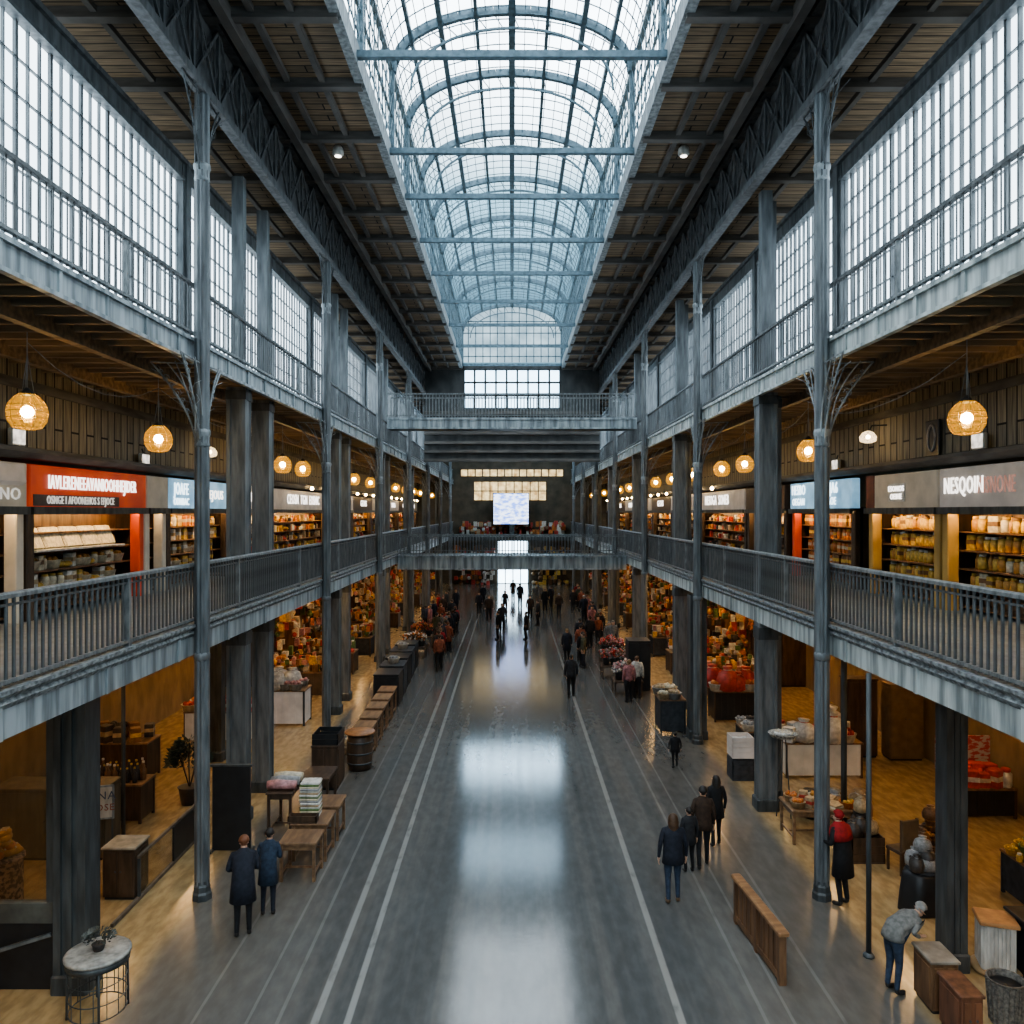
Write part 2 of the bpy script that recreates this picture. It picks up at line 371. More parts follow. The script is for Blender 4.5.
# ------------------------------------------------------------------ the setting
struct('floor', MB().add([(-XO-2,Y0,0),(XO+2,Y0,0),(XO+2,Y1+2,0),(-XO-2,Y1+2,0)], [(0,1,2,3)]), floor_mat())
for sd, s in SIDES:
    X = lambda v: s*v
    def bx(mb, a, b, *r): return mb.box(min(s*a,s*b), max(s*a,s*b), *r)
    struct('wall_'+sd, bx(MB(), XO, XO+.2, Y0, Y1, 0, ZC), AISLEW)
    # lower gallery: slab with joists under it
    mb = bx(MB(), XF+.05, XO, Y0, Y1, ZG-.2, ZG); struct('slab_lower_'+sd, mb, GALFL)
    mb = MB(); bx(mb, XF+.02, XO, Y0, Y1, ZG-.24, ZG-.2)
    y = 6.0
    while y < 60: bx(mb, XF+.02, XO, y, y+.12, ZG-.46, ZG-.24); y += .9
    struct('ceiling_lower_'+sd, mb, JOIST)
    # fascia of the lower gallery
    mb = MB()
    mb.extr_y([(s*(XF-.0),ZGB),(s*(XF-.0),ZG-.05),(s*(XF+.06),ZG-.05),(s*(XF+.06),ZGB)], Y0, Y1)
    y = 7.0
    while y < Y1: bx(mb, XF-.03, XF, y, y+.10, ZGB, ZG-.1); y += 2.6
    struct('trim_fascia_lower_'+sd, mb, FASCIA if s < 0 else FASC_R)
    mb = MB(); mb.extr_y([(s*(XF-.09),ZG+.08),(s*(XF-.09),ZG+.03),(s*(XF-.02),ZG-.04),(s*(XF-.05),ZG-.09),(s*(XF-.005),ZG-.16),(s*(XF+.1),ZG-.16),(s*(XF+.1),ZG+.08)], Y0, Y1)
    struct('trim_moulding_lower_'+sd, mb, MOULD)
    # upper gallery
    mb = bx(MB(), XF+.05, XO, Y0, Y1, ZU-.14, ZU); struct('slab_upper_'+sd, mb, GALFL)
    mb = MB(); bx(mb, XF+.02, XO, Y0, Y1, ZU-.2, ZU-.14)
    struct('ceiling_gallery_'+sd, mb, GALCEIL)
    mb = MB(); y = 6.0
    while y < 70: bx(mb, XF+.02, XO, y, y+.09, ZUB+.02, ZU-.2); y += .55
    for xx in (7.2, 9.0): bx(mb, xx, xx+.16, Y0, Y1, ZUB-.16, ZU-.2)
    struct('beams_gallery_'+sd, mb, JOIST)
    mb = MB(); mb.extr_y([(s*XF,ZUB),(s*XF,ZU),(s*(XF+.06),ZU),(s*(XF+.06),ZUB)], Y0, Y1)
    y = 7.0
    while y < Y1: bx(mb, XF-.035, XF, y, y+.09, ZUB, ZU); y += 1.3
    bx(mb, XF-.06, XF+.06, Y0, Y1, ZU-.04, ZU+.03); bx(mb, XF-.05, XF+.06, Y0, Y1, ZUB-.03, ZUB+.03)
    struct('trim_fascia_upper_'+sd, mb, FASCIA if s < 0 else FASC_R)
    # wall above the shop fronts on the gallery
    struct('wall_shops_'+sd, bx(MB(), XS, XS+.12, Y0, Y1, 8.62, ZU-.2), WALLPL)
    mb = MB(); mb.extr_y([(s*(XS-.34),8.78),(s*(XS-.34),8.70),(s*(XS-.2),8.6),(s*XS,8.58),(s*XS,8.84)], Y0, Y1); bx(mb, XS-.06, XS, Y0, Y1, 10.0, 10.2)
    struct('trim_cornice_'+sd, mb, BEAMW)
    # window wall of the upper gallery
    mb = MB(); bx(mb, XW-.12, XW+.12, Y0, Y1, 15.0, 15.32); bx(mb, XW-.2, XW+.16, Y0, Y1, 15.32, 15.42); bx(mb, XW-.06, XW+.06, Y0, Y1, ZU, 11.0)
    bx(mb, XW-.17, XW+.13, Y0, Y1, 14.93, 15.0)
    struct('wall_windows_'+sd, mb, IRON)
    # ceiling beside the skylight
    struct('ceiling_'+sd, bx(MB(), XL, XO, Y0, Y1, ZC, ZC+.12), CEILW)
    mb = MB(); y = 8.0
    while y < YX+25:
        bx(mb, XL, XO, y, y+.22, ZC-.22, ZC); y += 2.6
    for xx in (4.3, 5.1, 8.2, 10.0): bx(mb, xx, xx+.13, Y0, Y1, ZC-.12, ZC)
    bx(mb, 5.55, 5.75, Y0, Y1, ZC-.34, ZC)
    struct('beams_ceiling_'+sd, mb, BEAMW)
    mb = MB(); bx(mb, XL-.06, XL+.16, Y0, YX, ZC-.14, ZC+.35); struct('trim_skylight_'+sd, mb, IRON_L)
    # deep lattice girder over the column line
    mb = MB(); bx(mb, XC-.12, XC+.12, Y0, Y1, 15.6, 15.78); bx(mb, XC-.12, XC+.12, Y0, Y1, 17.3, ZC)
    y = 6.0
    while y < 70:
        for a, b in ((0,1.3),(1.3,0)):
            mb.bar((s*XC,y+a,15.75),(s*XC,y+b,17.35),.05,.07)
        mb.bar((s*XC,y,15.75),(s*XC,y,17.35),.06,.09)
        if y < 45:
            for q in range(4):
                pts = [(s*(XC-.02), y+.16+.33*q+.12*math.cos(t*.8)*(1-t/10), 16.5+.45*math.sin(t*.8)*(1-t/10)) for t in range(9)]
                mb.tube(pts, .012, 4)
        y += 1.3
    bx(mb, XC+.10, XC+.14, Y0, Y1, 15.75, 17.35)
    struct('lattice_girder_'+sd, mb, M('sooty_girder_iron_'+sd, (.15,.155,.16),(.075,.078,.08),.6,(8,8,2),7,.2,.3))  # mottled iron, darker than the columns

# ------------------------------------------------------------------ skylight
sky = bpy.data.objects.new('skylight', None); COL.objects.link(sky); tag(sky, 'long arched glass skylight over the hall', 'skylight', kind='structure')
ZS = 20.0; RISE = 1.75; YS0 = 2.0
def arch(u):           # u in -1..1 -> (x, z)
    a = u*PI/2
    return XL*.985*math.sin(a), ZS + RISE*(math.cos(a)**.9 if math.cos(a) > 0 else 0)
NA = 20
AR = [arch(-1+2*i/NA) for i in range(NA+1)]
prof = [(-XL,ZC+.3)] + AR + [(XL,ZC+.3)]
vs=[(x,y,z) for y in (YS0,YX) for x,z in prof]; n=len(prof)
MB().add(vs, [(i,i+1,n+i+1,n+i) for i in range(n-1)], 0, True).build('glazing', SKYG, sky)
def arc_bar(mb, y, w, h, off=0, steps=NA):
    P=[(x*(1-off/XL),y,z-off) for x,z in [arch(-1+2*i/steps) for i in range(steps+1)]]
    for a,b in zip(P,P[1:]): mb.bar(a,b,w,h)
TIES = [9.5, 13.5, 17.6, 22.3, 25.5, 29.6, 33.7, 38.2, 43.0, 48.5, 54.6]
ribs = [y for y in TIES] + [15.5, 20.0, 27.5]
SKM = M('skylight_iron', (.17,.25,.30), (.10,.15,.18), .5, (6,6,6), 5, .2)
for y in TIES:
    mb = MB(); arc_bar(mb, y+.35, .14, .22, .06); arc_bar(mb, y+.35, .06, .06, .55)
    for i in range(1, 20):
        x1,z1 = arch(-1+2*i/20); x2,z2 = arch(-1+2*(i+.5)/20)
        mb.bar((x1*.98,y+.35,z1-.1),(x2*.84,y+.35,z2-.6),.025)
    for sx in (-1,1): mb.bar((sx*(XL-.06),y+.35,ZC+.2),(sx*(XL-.06),y+.35,ZS),.14,.18)
    mb.build('rib', SKM, sky)
    mb = MB(); mb.bar((-XL,y,ZC+.05),(XL,y,ZC+.05),.16,.15); mb.build('tie_beam', SKM, sky)
for u, wd in ((0,.2),(-.2,.1),(.2,.1),(-.42,.13),(.42,.13),(-.66,.1),(.66,.1)):
    x,z = arch(u); mb = MB(); mb.bar((x*.97,YS0,z-.1),(x*.97,YX,z-.1),wd,.16); mb.build('purlin', SKM, sky)
mb = MB()
for sx in (-1,1):
    for zz, wd in ((ZS,.12),(18.7,.06),(18.1,.03),(19.3,.03)): mb.bar((sx*(XL-.05),YS0,zz),(sx*(XL-.05),YX,zz),wd)
mb.build('side_rail', SKM, sky)
mb = MB()
y = YS0
while y < YX:
    P=[(x*.995,y,z-.02) for x,z in AR]
    for a,b in zip(P,P[1:]): mb.bar(a,b,.022,.03)
    for sx in (-1,1): mb.bar((sx*(XL-.02),y,ZC+.3),(sx*(XL-.02),y,ZS),.03)
    y += .62
for i in range(-13, 14):
    x,z = arch(i/14.0); mb.bar((x*.995,YS0,z-.02),(x*.995,YX,z-.02),.022,.03)
for sx in (-1,1):      # diagonal wire guard on the upright sides
    y = 4.0
    while y < YX-2:
        mb.bar((sx*(XL-.1),y,ZC+.3),(sx*(XL-.1),y+1.5,ZS),.018); mb.bar((sx*(XL-.1),y+1.5,ZC+.3),(sx*(XL-.1),y,ZS),.018); y += .5
mb.build('glazing_bars', SKM, sky)
# daylight portal lying in the skylight opening
pl = bpy.data.lights.new('skylight_portal','AREA'); pl.shape='RECTANGLE'; pl.size = 2*XL; pl.size_y = YX-YS0; pl.cycles.is_portal = True
po = bpy.data.objects.new('skylight_portal', pl); COL.objects.link(po); po.location = (0,(YX+YS0)/2,22.2)

# ------------------------------------------------------------------ cross wall and far end
mb = MB()
mb.box(-XC,XC,YX,YX+.3,10.95,14.6)
for a,b in ((-XC,-3.3),(3.3,XC)): mb.box(a,b,YX,YX+.3,14.6,ZC)
mb.box(-3.4,3.4,YX,YX+.3,17.3,ZC+.2); 
struct('wall_cross', mb, M('cross_wall_grey', (.095,.10,.10),(.055,.06,.062),.8,(2,2,1),6))
mb = MB()
for z in (10.95,11.55,12.15,12.8,13.5,14.2): mb.box(-XC,XC,YX-.35,YX,z,z+.2)
struct('beams_cross', mb, BEAMW)
mb = MB(); P=[(x,YX+.1,z) for x,z in prof]; mb.add(P, [tuple(range(len(P)))]); struct('window_gable', mb, EM('gable_daylight',(.42,.56,.64),1.0,(.20,.29,.35),(.8,.8,.8)))
mb = MB()
for i in range(-6,7): mb.box(i*.5-.03,i*.5+.03,YX,YX+.08,ZC+.3,21.6 if abs(i)<4 else 20.6)
for z in (18.2,19.0,19.8,20.6): mb.box(-XL,XL,YX,YX+.08,z-.03,z+.03)
mb.build('window_bars', SKM, bpy.data.objects['window_gable'])
def end_window(name, x0,x1,y,z0,z1,nx,nz,pm,fm,fw=.06):
    w_ = struct(name, MB().box(x0,x1,y+.02,y+.05,z0,z1), pm)
    mb = MB()
    for i in range(nx+1):
        xx = x0+(x1-x0)*i/nx; mb.box(xx-fw/2,xx+fw/2,y-.05,y+.02,z0,z1)
    for i in range(nz+1):
        zz = z0+(z1-z0)*i/nz; mb.box(x0,x1,y-.05,y+.02,zz-fw/2,zz+fw/2)
    mb.build('window_bars', fm, w_)
    return w_
end_window('window_cross', -3.3,3.3,YX+.02,14.6,17.3,9,3,PANEC,IRON_D,.13)
# far bay: unseen bright window added for its reflection in the floor, end wall with amber lights and doorway
mb = MB()
mb.box(-XC,XC,70,70.3,16.8,ZC); mb.box(-XC,-4.2,70,70.3,12.9,16.8); mb.box(4.2,XC,70,70.3,12.9,16.8); mb.box(-XC,XC,70,70.3,12.6,12.9)
struct('wall_far_bay', mb, WALLD)
end_window('window_far_bay', -4.2,4.2,70.02,12.9,16.8,7,2,GLOWF,IRON_D,.14)
struct('ceiling_far', MB().box(-XL,XL,YX,Y1,ZC,ZC+.1), CEILW)
struct('wall_end', MB().box(-XO,XO,Y1,Y1+.2,0,ZC), M('end_wall_brown',(.12,.095,.065),(.06,.05,.035),.8,(1,1,1),6))
end_window('window_end', -4.0,3.6,Y1-.1,8.7,10.7,9,2,AMBERP,WOODD,.09)
end_window('window_end_strip', -5.4,5.4,Y1-.1,11.2,12.0,14,1,AMBERP,WOODD,.12)
end_window('door_end', -1.5,1.7,Y1-.1,0,4.5,4,3,DOORG,IRON_D,.1)
struct('slab_end', MB().box(-XF,XF,Y1-2.6,Y1,4.6,5.2), IRON_D)
# the lit display screen over the far gallery
o = empty('display_screen', (.0,Y1-3.0,6.2), 'pale blue lit display screen high at the far end of the hall', 'screen')
MB().cbox(-1.95,1.75,0,.15,0,3.25,.04).build('screen_frame', BLACK, o)
MB().box(-1.87,1.67,-.02,-.005,.08,3.17).build('screen_panel', EM('screen_blue', (.70,.80,1.0), 1.5, (.16,.28,.75), (1.6,1,3.6), .42,.58), o)
MB().box(-.25,.25,0,.12,-1.0,0).build('screen_stand', IRON_D, o)

# ------------------------------------------------------------------ upper windows (each bay a window)
PIERS = [1.9, 7.3, 18.1, 24.2, 29.4, 34.8, 40.2, 45.6, 51.0, 56.4, 61.8, 67.2, 72.6]
wn = 0
for sd, s in SIDES:
    for a, b in zip(PIERS, PIERS[1:]):
        wn += 1
        y0, y1 = a+.2, b-.2
        xw = s*XW
        wobj = struct('window_%d' % wn, MB().box(min(xw+s*.03,xw+s*.06),max(xw+s*.03,xw+s*.06),y0,y1,11.0,14.95), PANE)
        mb = MB(); k = max(2,int(round((y1-y0)/.31))); 
        for i in range(k+1):
            yy = y0+(y1-y0)*i/k; wd = .07 if i % 3 == 0 else .03
            mb.box(xw-.05,xw+.02,yy-wd/2,yy+wd/2,11.0,14.95)
        for i in range(8):
            zz = 11.0+3.95*i/7; t = .018
            if y0 < 40: mb.box(xw-.03,xw+.02,y0,y1,zz-t/2,zz+t/2)
        mb.build('window_bars', IRON, wobj)
    mb = MB()
    for y in PIERS:
        mb.box(min(s*(XW-.14),s*(XW+.14)),max(s*(XW-.14),s*(XW+.14)),y-.2,y+.2,ZU,15.3)
        mb.box(min(s*(XW-.2),s*(XW-.14)),max(s*(XW-.2),s*(XW-.14)),y-.12,y+.12,ZU,15.3)
    struct('wall_piers_'+sd, mb, IRON)

# ------------------------------------------------------------------ columns
def clustered(r):
    pr=[]
    for q in range(4):
        a=q*PI/2
        for x,y in ((r*.45,-r*.95),(r*.62,-r*.62),(r*.95,-r*.45)):
            pr.append((x*math.cos(a)-y*math.sin(a), x*math.sin(a)+y*math.cos(a)))
        for x,y in ((r*1.0,-.28*r),(r*.9,0),(r*1.0,.28*r)):
            pr.append((x*math.cos(a)-y*math.sin(a), x*math.sin(a)+y*math.cos(a)))
    return pr
def filigree(mb, d, z0, z1, reach, r=.016):
    """one openwork iron bracket springing from the shaft along direction d"""
    d = Vector((d[0],d[1],0)); q = d.cross(Vector((0,0,1)))
    def P(u,v,w=0): return tuple(d*u + q*w + Vector((0,0,z0+(z1-z0)*v)))
    mb.tube([P(.14+ (reach-.14)*(t/10)**1.6, t/10) for t in range(11)], r*1.25, 5)
    mb.tube([P(.14+ (reach*.72-.14)*(t/10)**2.2, .08+.92*t/10, .07) for t in range(11)], r, 5)
    mb.tube([P(.14+ (reach*.5-.14)*(t/10)**1.3, .3+.7*t/10, -.06) for t in range(11)], r*.8, 5)
    for k in range(6):          # scrolls and twigs
        u0 = .2+ (reach-.3)*(k+1)/7; v0 = ((u0-.14)/(reach-.14))**.62
        rr = .05+.05*((k*37)%5)/5
        mb.tube([P(u0-rr*math.cos(t*.75)*(1-t/14), min(1,v0+.02)+rr*1.1*math.sin(t*.75)*(1-t/14)/(z1-z0), .02*math.sin(k)) for t in range(11)], r*.55, 4)
    for k in range(9):
        v0 = .15+.8*k/9; u0 = .14+(reach-.14)*v0**1.6
        mb.tube([P(u0,v0), P(u0-.1*math.cos(k*2.1),v0+.07,.12*math.sin(k*3.3)), P(u0-.16*math.cos(k*1.3)+.05,v0+.12,.2*math.sin(k*3.3))], r*.35, 3)
    mb.tube([P(.14,.97),P(reach,1)], r, 5)
def make_column():
    o = empty('iron_column', (0,0,0), 'x', 'column')
    MB().lathe([(.19,0),(.19,.12),(.165,.16),(.165,.26),(.14,.3),(.14,.36)],8,smooth=False).build('base', IRON_D, o)
    mb = MB().prism(clustered(.135), .0, 15.6)
    mb.build('shaft', IRON, o)
    for zc in (8.75, 13.9):
        c = MB().lathe([(.13,0),(.155,.04),(.14,.1),(.14,.2),(.17,.28),(.16,.34),(.13,.36)],10,(0,0,zc)).build('capital', IRON_L, o)
    for d in ((0,1),(0,-1),(1,0)):
        mb = MB(); filigree(mb, d, 8.9, 10.42, 1.0); mb.build('bracket', IRON_L, o)
    for d in ((0,1),(0,-1)):
        mb = MB(); filigree(mb, d, 14.1, 15.6, .95); mb.build('bracket', IRON_D, o)
    MB().lathe([(.14,0),(.16,.03),(.16,.12),(.14,.16)],8,(0,0,ZGB-.1)).build('collar', IRON, o)
    return o
proto = None
for sd, s in SIDES:
    for i, y in enumerate(MAIN):
        lab = 'tall grey iron column on the %s side, %s along the hall from the camera' % (sd, ORD[i])
        if y < 9: continue
        if proto is None: proto = freeze_kids(make_column()); c = proto
        else: c = copy_tree(proto)
        c.location = (s*XC, y, 0); c.rotation_euler = (0,0,0 if s > 0 else PI); c['label'] = lab.replace(ORD[i], ORD[i-1]); c['group'] = 'main iron columns of the %s arcade' % sd
def make_pillar(w, d):
    o = empty('iron_pillar', (0,0,0), 'x', 'pillar')
    MB().cbox(-w/2-.05,w/2+.05,-d/2-.05,d/2+.05,0,.3,.03).build('base', IRON_D, o)
    mb = MB(); mb.box(-w/2,w/2,-d/2,-d/2+.05,.2,10.5); mb.box(-w/2,w/2,d/2-.05,d/2,.2,10.5); mb.box(-.05,.05,-d/2,d/2,.2,10.5)
    mb.box(-w/2,-w/2+.09,-d/2-.03,-d/2,.2,10.5); mb.box(w/2-.09,w/2,-d/2-.03,-d/2,.2,10.5)
    mb.box(-w/2+.02,-w/2+.06,-d/2,d/2,.2,10.5); mb.box(w/2-.06,w/2-.02,-d/2,d/2,.2,10.5)
    mb.build('shaft', IRON, o)
    mb = MB(); mb.box(-w/2-.015,w/2+.015,-d/2-.04,d/2+.04,4.3,4.6); mb.box(-w/2-.015,w/2+.015,-d/2-.04,d/2+.04,10.2,10.42)
    mb.build('collar', IRON_D, o)
    MB().box(-w*.3,w*.3,-d*.3,d*.3,10.5,15.6).build('upper_post', IRON, o)
    return freeze_kids(o)
PW = make_pillar(.46,.4); first = True
for sd, s in SIDES:
    for k in range(6):
        for q,(dx,dy) in enumerate(((6.62,19.4),(6.72,21.6)) if s < 0 else ((6.42,20.25),(6.75,20.95))):
            y = dy+10.4*k-0.0
            if y > 76: continue
            c = PW if first else copy_tree(PW); first = False
            c.location = (s*dx, y, 0)
            c['label'] = 'riveted grey iron pillar behind the %s gallery rail, %s of the pair past column %s' % (sd, ('nearer','farther')[q], ORD[k])
            c['group'] = 'paired pillars behind the %s gallery rail' % sd
# ground-floor pillars near the camera
def low_pillar(x, y, w, d, label):
    o = empty('square_pillar', (x,y,0), label, 'pillar')
    mb = MB(); mb.box(-w/2,w/2,-d/2,d/2,.25,4.75); mb.box(-w/2-.02,-w/2+.1,-d/2-.03,d/2+.03,.25,4.75); mb.box(w/2-.1,w/2+.02,-d/2-.03,d/2+.03,.25,4.75)
    mb.box(-.04,.04,-d/2-.03,-d/2,.25,4.75)
    mb.build('shaft', IRON_D, o)
    MB().cbox(-w/2-.06,w/2+.06,-d/2-.06,d/2+.06,0,.3,.03).build('base', IRON_D, o)
    return o
low_pillar(-6.88,12.65,.46,.4,'broad dark iron pillar beside the round table, under the left gallery edge')
low_pillar(7.25,13.2,.3,.3,'dark iron pillar under the right gallery, beside the dark draped goods stand')
low_pillar(6.15,26.6,.5,.45,'broad brown-grey pillar by the third right column with a stall behind')
low_pillar(-8.9,24.2,.3,.3,'slim dark pillar in the left aisle behind the potted shrub')
def pole(x, y, r, label, mat=IRON_D, top=4.78):
    o = empty('support_pole', (x,y,0), label, 'pole')
    MB().tube([(0,0,.04),(0,0,top)], r, 8).build('shaft', mat, o)
    MB().lathe([(r*2.2,0),(r*2.2,.03),(r*1.3,.07)],8).build('base', mat, o)
pole(6.02,13.5,.045,'thin dark steel pole standing alone between the bent figure and the red-hooded person')
pole(7.55,18.2,.07,'thin dark pole beside the goods table under the right gallery')
pole(-8.55,17.6,.045,'thin pole holding the small white notice in the left aisle')

# ------------------------------------------------------------------ balustrades
def make_balustrade(length, h, step, bw, single, rail=.07, fine=False):
    o = empty('balustrade', (0,0,0), 'x', 'balustrade')
    L_ = length
    mb = MB(); mb.extr_y([(-rail,h-.07),(-rail,h-.02),(-rail*.6,h),(rail*.6,h),(rail,h-.02),(rail,h-.07)], -L_/2, L_/2); mb.build('top_rail', RAILD if fine else RAILM, o)
    MB().box(-.04,.04,-L_/2,L_/2,.1,.15).build('bottom_rail', RAILM, o)
    if not fine: MB().box(-.02,.02,-L_/2,L_/2,h-.17,h-.14).build('upper_rail', RAILD, o)
    n = int(L_/step)
    if single:
        me = MB().cbox(-bw*.4,bw*.4,-bw/2,bw/2,.08,h-.06,.008).box(-bw*.6,bw*.6,-bw*.75,bw*.75,.08,.14).mesh('baluster', RAILD)
        for i in range(n):
            b = bpy.data.objects.new('baluster', me); COL.objects.link(b); b.parent = o; b.location = (0,-L_/2+step*(i+.5),0)
    else:
        mb = MB()
        for i in range(n):
            y = -L_/2+step*(i+.5); mb.box(-bw*.4,bw*.4,y-bw/2,y+bw/2,.08,h-.07)
        mb.build('baluster_grille', RAILD, o)
    q_ = .03 if fine else .045; MB().box(-q_,q_,-L_/2-q_,-L_/2+q_,0,h-.05).build('newel_post', RAILM, o)
    return freeze_kids(o)
BAY = 5.2
def rail_rows(z, h, x, name, near_step, bw, near_limit, rail, fine):
    near = make_balustrade(BAY, h, near_step, bw, True, rail, fine); far = make_balustrade(BAY, h, near_step, bw, False, rail, fine); used = [False, False]
    for sd, s in SIDES:
        for k in range(15):
            y = 7.74 + BAY*(k+.5) - .0
            isn = y < near_limit
            i = 0 if isn else 1; t = (near, far)[i]
            c = copy_tree(t) if used[i] else t; used[i] = True
            c.location = (s*x, y, z)
            c['label'] = 'grey iron balustrade on the %s %s gallery, %s length from the camera' % (sd, name, ORD[k])
            c['group'] = '%s gallery balustrade lengths on the %s' % (name, sd)
rail_rows(ZG+.04, 1.22, XF+.02, 'lower', .155, .045, 22, .06, False)
rail_rows(ZU+.03, 1.10, XF+.04, 'upper', .17, .026, 17, .045, True)

def bridge(name, label, y, depth, z0, z1, h, xh, step):
    o = empty(name, (0,y,z0), label, 'bridge')
    MB().box(-xh,xh,.05,depth,.05,z1-z0).build('deck', IRON_D, o)
    mb = MB(); mb.box(-xh,xh,-.02,.06,0,z1-z0-.06); mb.box(-xh,xh,-.08,.06,z1-z0-.08,z1-z0+.02); mb.box(-xh,xh,-.07,.06,0,.07)
    mb.build('fascia', FASCIA, o)
    for yy, nm in ((0,'railing'),(depth-.08,'railing')):
        rl = MB().box(-xh,xh,yy-.05,yy+.05,z1-z0+h-.06,z1-z0+h).build('top_rail', RAILM, o)
        mb = MB(); x = -xh
        while x < xh: mb.box(x-.016,x+.016,yy-.015,yy+.015,z1-z0,z1-z0+h-.05); x += step
        mb.box(-xh,xh,yy-.02,yy+.02,z1-z0+.12,z1-z0+.16)
        mb.build('baluster_grille', RAILM, rl)
    return o
bridge('footbridge', 'grey iron footbridge crossing the hall at the upper gallery under the far skylight', 39.2, 1.5, 11.57, 12.1, 1.22, 6.12, .16)
bridge('footbridge', 'grey iron footbridge crossing the hall at the lower gallery above the crowd', 43.0, 3.0, 4.4, 5.14, 1.08, 6.15, .17)

# ------------------------------------------------------------------ pendant lamps
def make_lamp():
    o = empty('pendant_lamp', (0,0,0), 'x', 'lamp')
    mb = MB(); mb.tube([(0,0,.34),(0,0,1.42)], .009, 5)
    for a in (0.3,2.4,4.5): mb.tube([(.1*math.cos(a),.1*math.sin(a),.33),(.04*math.cos(a),.04*math.sin(a),.7),(0,0,.95)], .005, 4)
    mb.build('cord', IRON_L, o)
    MB().lathe([(.11,0),(.12,.03),(.07,.08),(.03,.13)],12,(0,0,.27)).build('cap', IRON_D, o)
    MB().lathe([(.11,-.29),(.21,-.26),(.28,-.15),(.30,.0),(.27,.13),(.18,.25),(.1,.31)],20,(0,0,0)).build('globe', GLOBE, o)
    MB().ball((0,0,.0),.10,12,8).build('bulb', BULB, o)
    mb = MB()
    for k in range(10):
        a = 2*PI*k/10; mb.tube([(r_*1.03*math.cos(a),r_*1.03*math.sin(a),z) for r_,z in ((.11,-.29),(.21,-.26),(.28,-.15),(.30,0),(.27,.13),(.18,.25),(.1,.31))], .005, 4)
    for r_,z in ((.29,-.1),(.3,0),(.28,.1),(.215,-.25)):
        mb.tube([(r_*1.03*math.cos(t*PI/8),r_*1.03*math.sin(t*PI/8),z) for t in range(17)], .005, 4)
    mb.build('wire_cage', M('brass_wire',(.75,.46,.14),(.5,.3,.1),.4,metal=.3,es=.06), o)
    return freeze_kids(o)
LP = make_lamp(); first = True
LZ = {'left':[13.2,18.1,27.9,30.6,35.4,40.5,45.2,50,55,60,65,70,75,80], 'right':[14.07,21.6,27.5,30.5,35.4,40,44.5,49.5,54.5,59.5,64.5,69.5,74.5,79.5]}
for sd, s in SIDES:
    for i, y in enumerate(LZ[sd]):
        c = LP if first else copy_tree(LP); first = False
        c.location = (s*8.0, y, 9.15); c.rotation_euler = (0,0,i*.7)
        c['label'] = 'round amber globe lamp hanging under the %s upper gallery, %s from the camera' % (sd, ORD[i])
        c['group'] = 'amber globe lamps on the %s' % sd
    for i in range(16):
        y = 38+2.8*i
        mb = MB().ball((0,0,0),.085,8,6,0); mb.tube([(0,0,.05),(-.1,0,.16),(-.28,0,.16)] , .015, 5, 1)
        b = mb.build('sign_lamp', [SMALLB, IRON_D]); b.location = (s*(XS-.5), y, 8.62); b.rotation_euler=(0,0,PI if s>0 else 0)
        b.rotation_euler = (0,0,0 if s<0 else PI)
        tag(b, 'tiny warm sign lamp above a distant shop on the %s gallery, %s in its row' % (sd, ORD[i]), 'lamp', 'far sign lamps on the %s gallery' % sd)
    # thin cable from lamp to lamp
    pts=[]
    zs = LZ[sd]
    for a,b_ in zip(zs,zs[1:]):
        for t in range(6):
            u=t/6; pts.append((s*8.0, a+(b_-a)*u, 10.3-.5*4*u*(1-u)*min(1,(b_-a)/5)))
    tag(MB().tube(pts,.008,4).build('lamp_cable', IRON_L), 'thin slack cable strung between the globe lamps on the %s' % sd, 'cable')
def wall_light(x, y, z, label):
    o = empty('wall_light', (x,y,z), label, 'light', rz=0 if x<0 else PI)
    MB().cbox(0,.10,-.22,.22,-.17,.17,.02).build('housing', WHITE, o)
    MB().box(.10,.115,-.19,.19,-.14,.14).build('diffuser', COOLL, o)
    MB().tube([(.05,0,.15),(-.0,0,.3)],.02,6).build('bracket', IRON_D, o)
def wz(px,py,X=XS):
    y = X*F/abs(px-512); return (math.copysign(X,px-512), y, H+(512-py)/F*y)
for px,py,lab in ((14,437,'white square floodlight on the plank wall above the beige sign, left gallery'),(142,460,'small pale floodlight on the wall above the beige pilaster, left gallery'),
              (982,441,'white square floodlight on the plank wall right of the oval plaque'),(838,465,'pale floodlight on the wall above the blue sign, right gallery')):
    x,y,z = wz(px,py,XS-.12); wall_light(x,y,z,lab)
def shade_lamp(px,py,lab):
    x,y,z = wz(px,py,XS-.5); o = empty('wall_lamp',(x,y,z),lab,'lamp',rz=0 if x<0 else PI)
    MB().tube([(0,0,.1),(-.1,0,.3),(-.5,0,.32)],.018,6).build('arm', IRON_D, o)
    MB().lathe([(.09,-.16),(.2,-.12),(.22,0),(.14,.12),(.05,.16)],14).build('lamp_shade', GLASS('frosted_shade_%d'%px,(1,.95,.85),.15,(1,1,1),.2,(1,.75,.45),1.4), o)
    MB().ball((0,0,0),.06).build('bulb', EM('shade_bulb_%d'%px,(1,.85,.6),14), o)
shade_lamp(868,437,'frosted glass wall lamp on an arm above the right gallery shops')
shade_lamp(210,452,'frosted glass wall lamp on an arm half behind the first left column')
x,y,z = wz(934,438,XS-.06)
o = empty('oval_plaque',(x,y,z),'dark framed board with a pale oval ring, high on the right plank wall','plaque',rz=PI)
MB().cbox(0,.05,-.3,.3,-.42,.42,.015).build('board', BLACK, o)
MB().tube([(.06,.16*math.cos(t*PI/10),.3*math.sin(t*PI/10)) for t in range(21)],.03,6).build('oval_ring', M('pale_ring',(.42,.38,.36)), o)
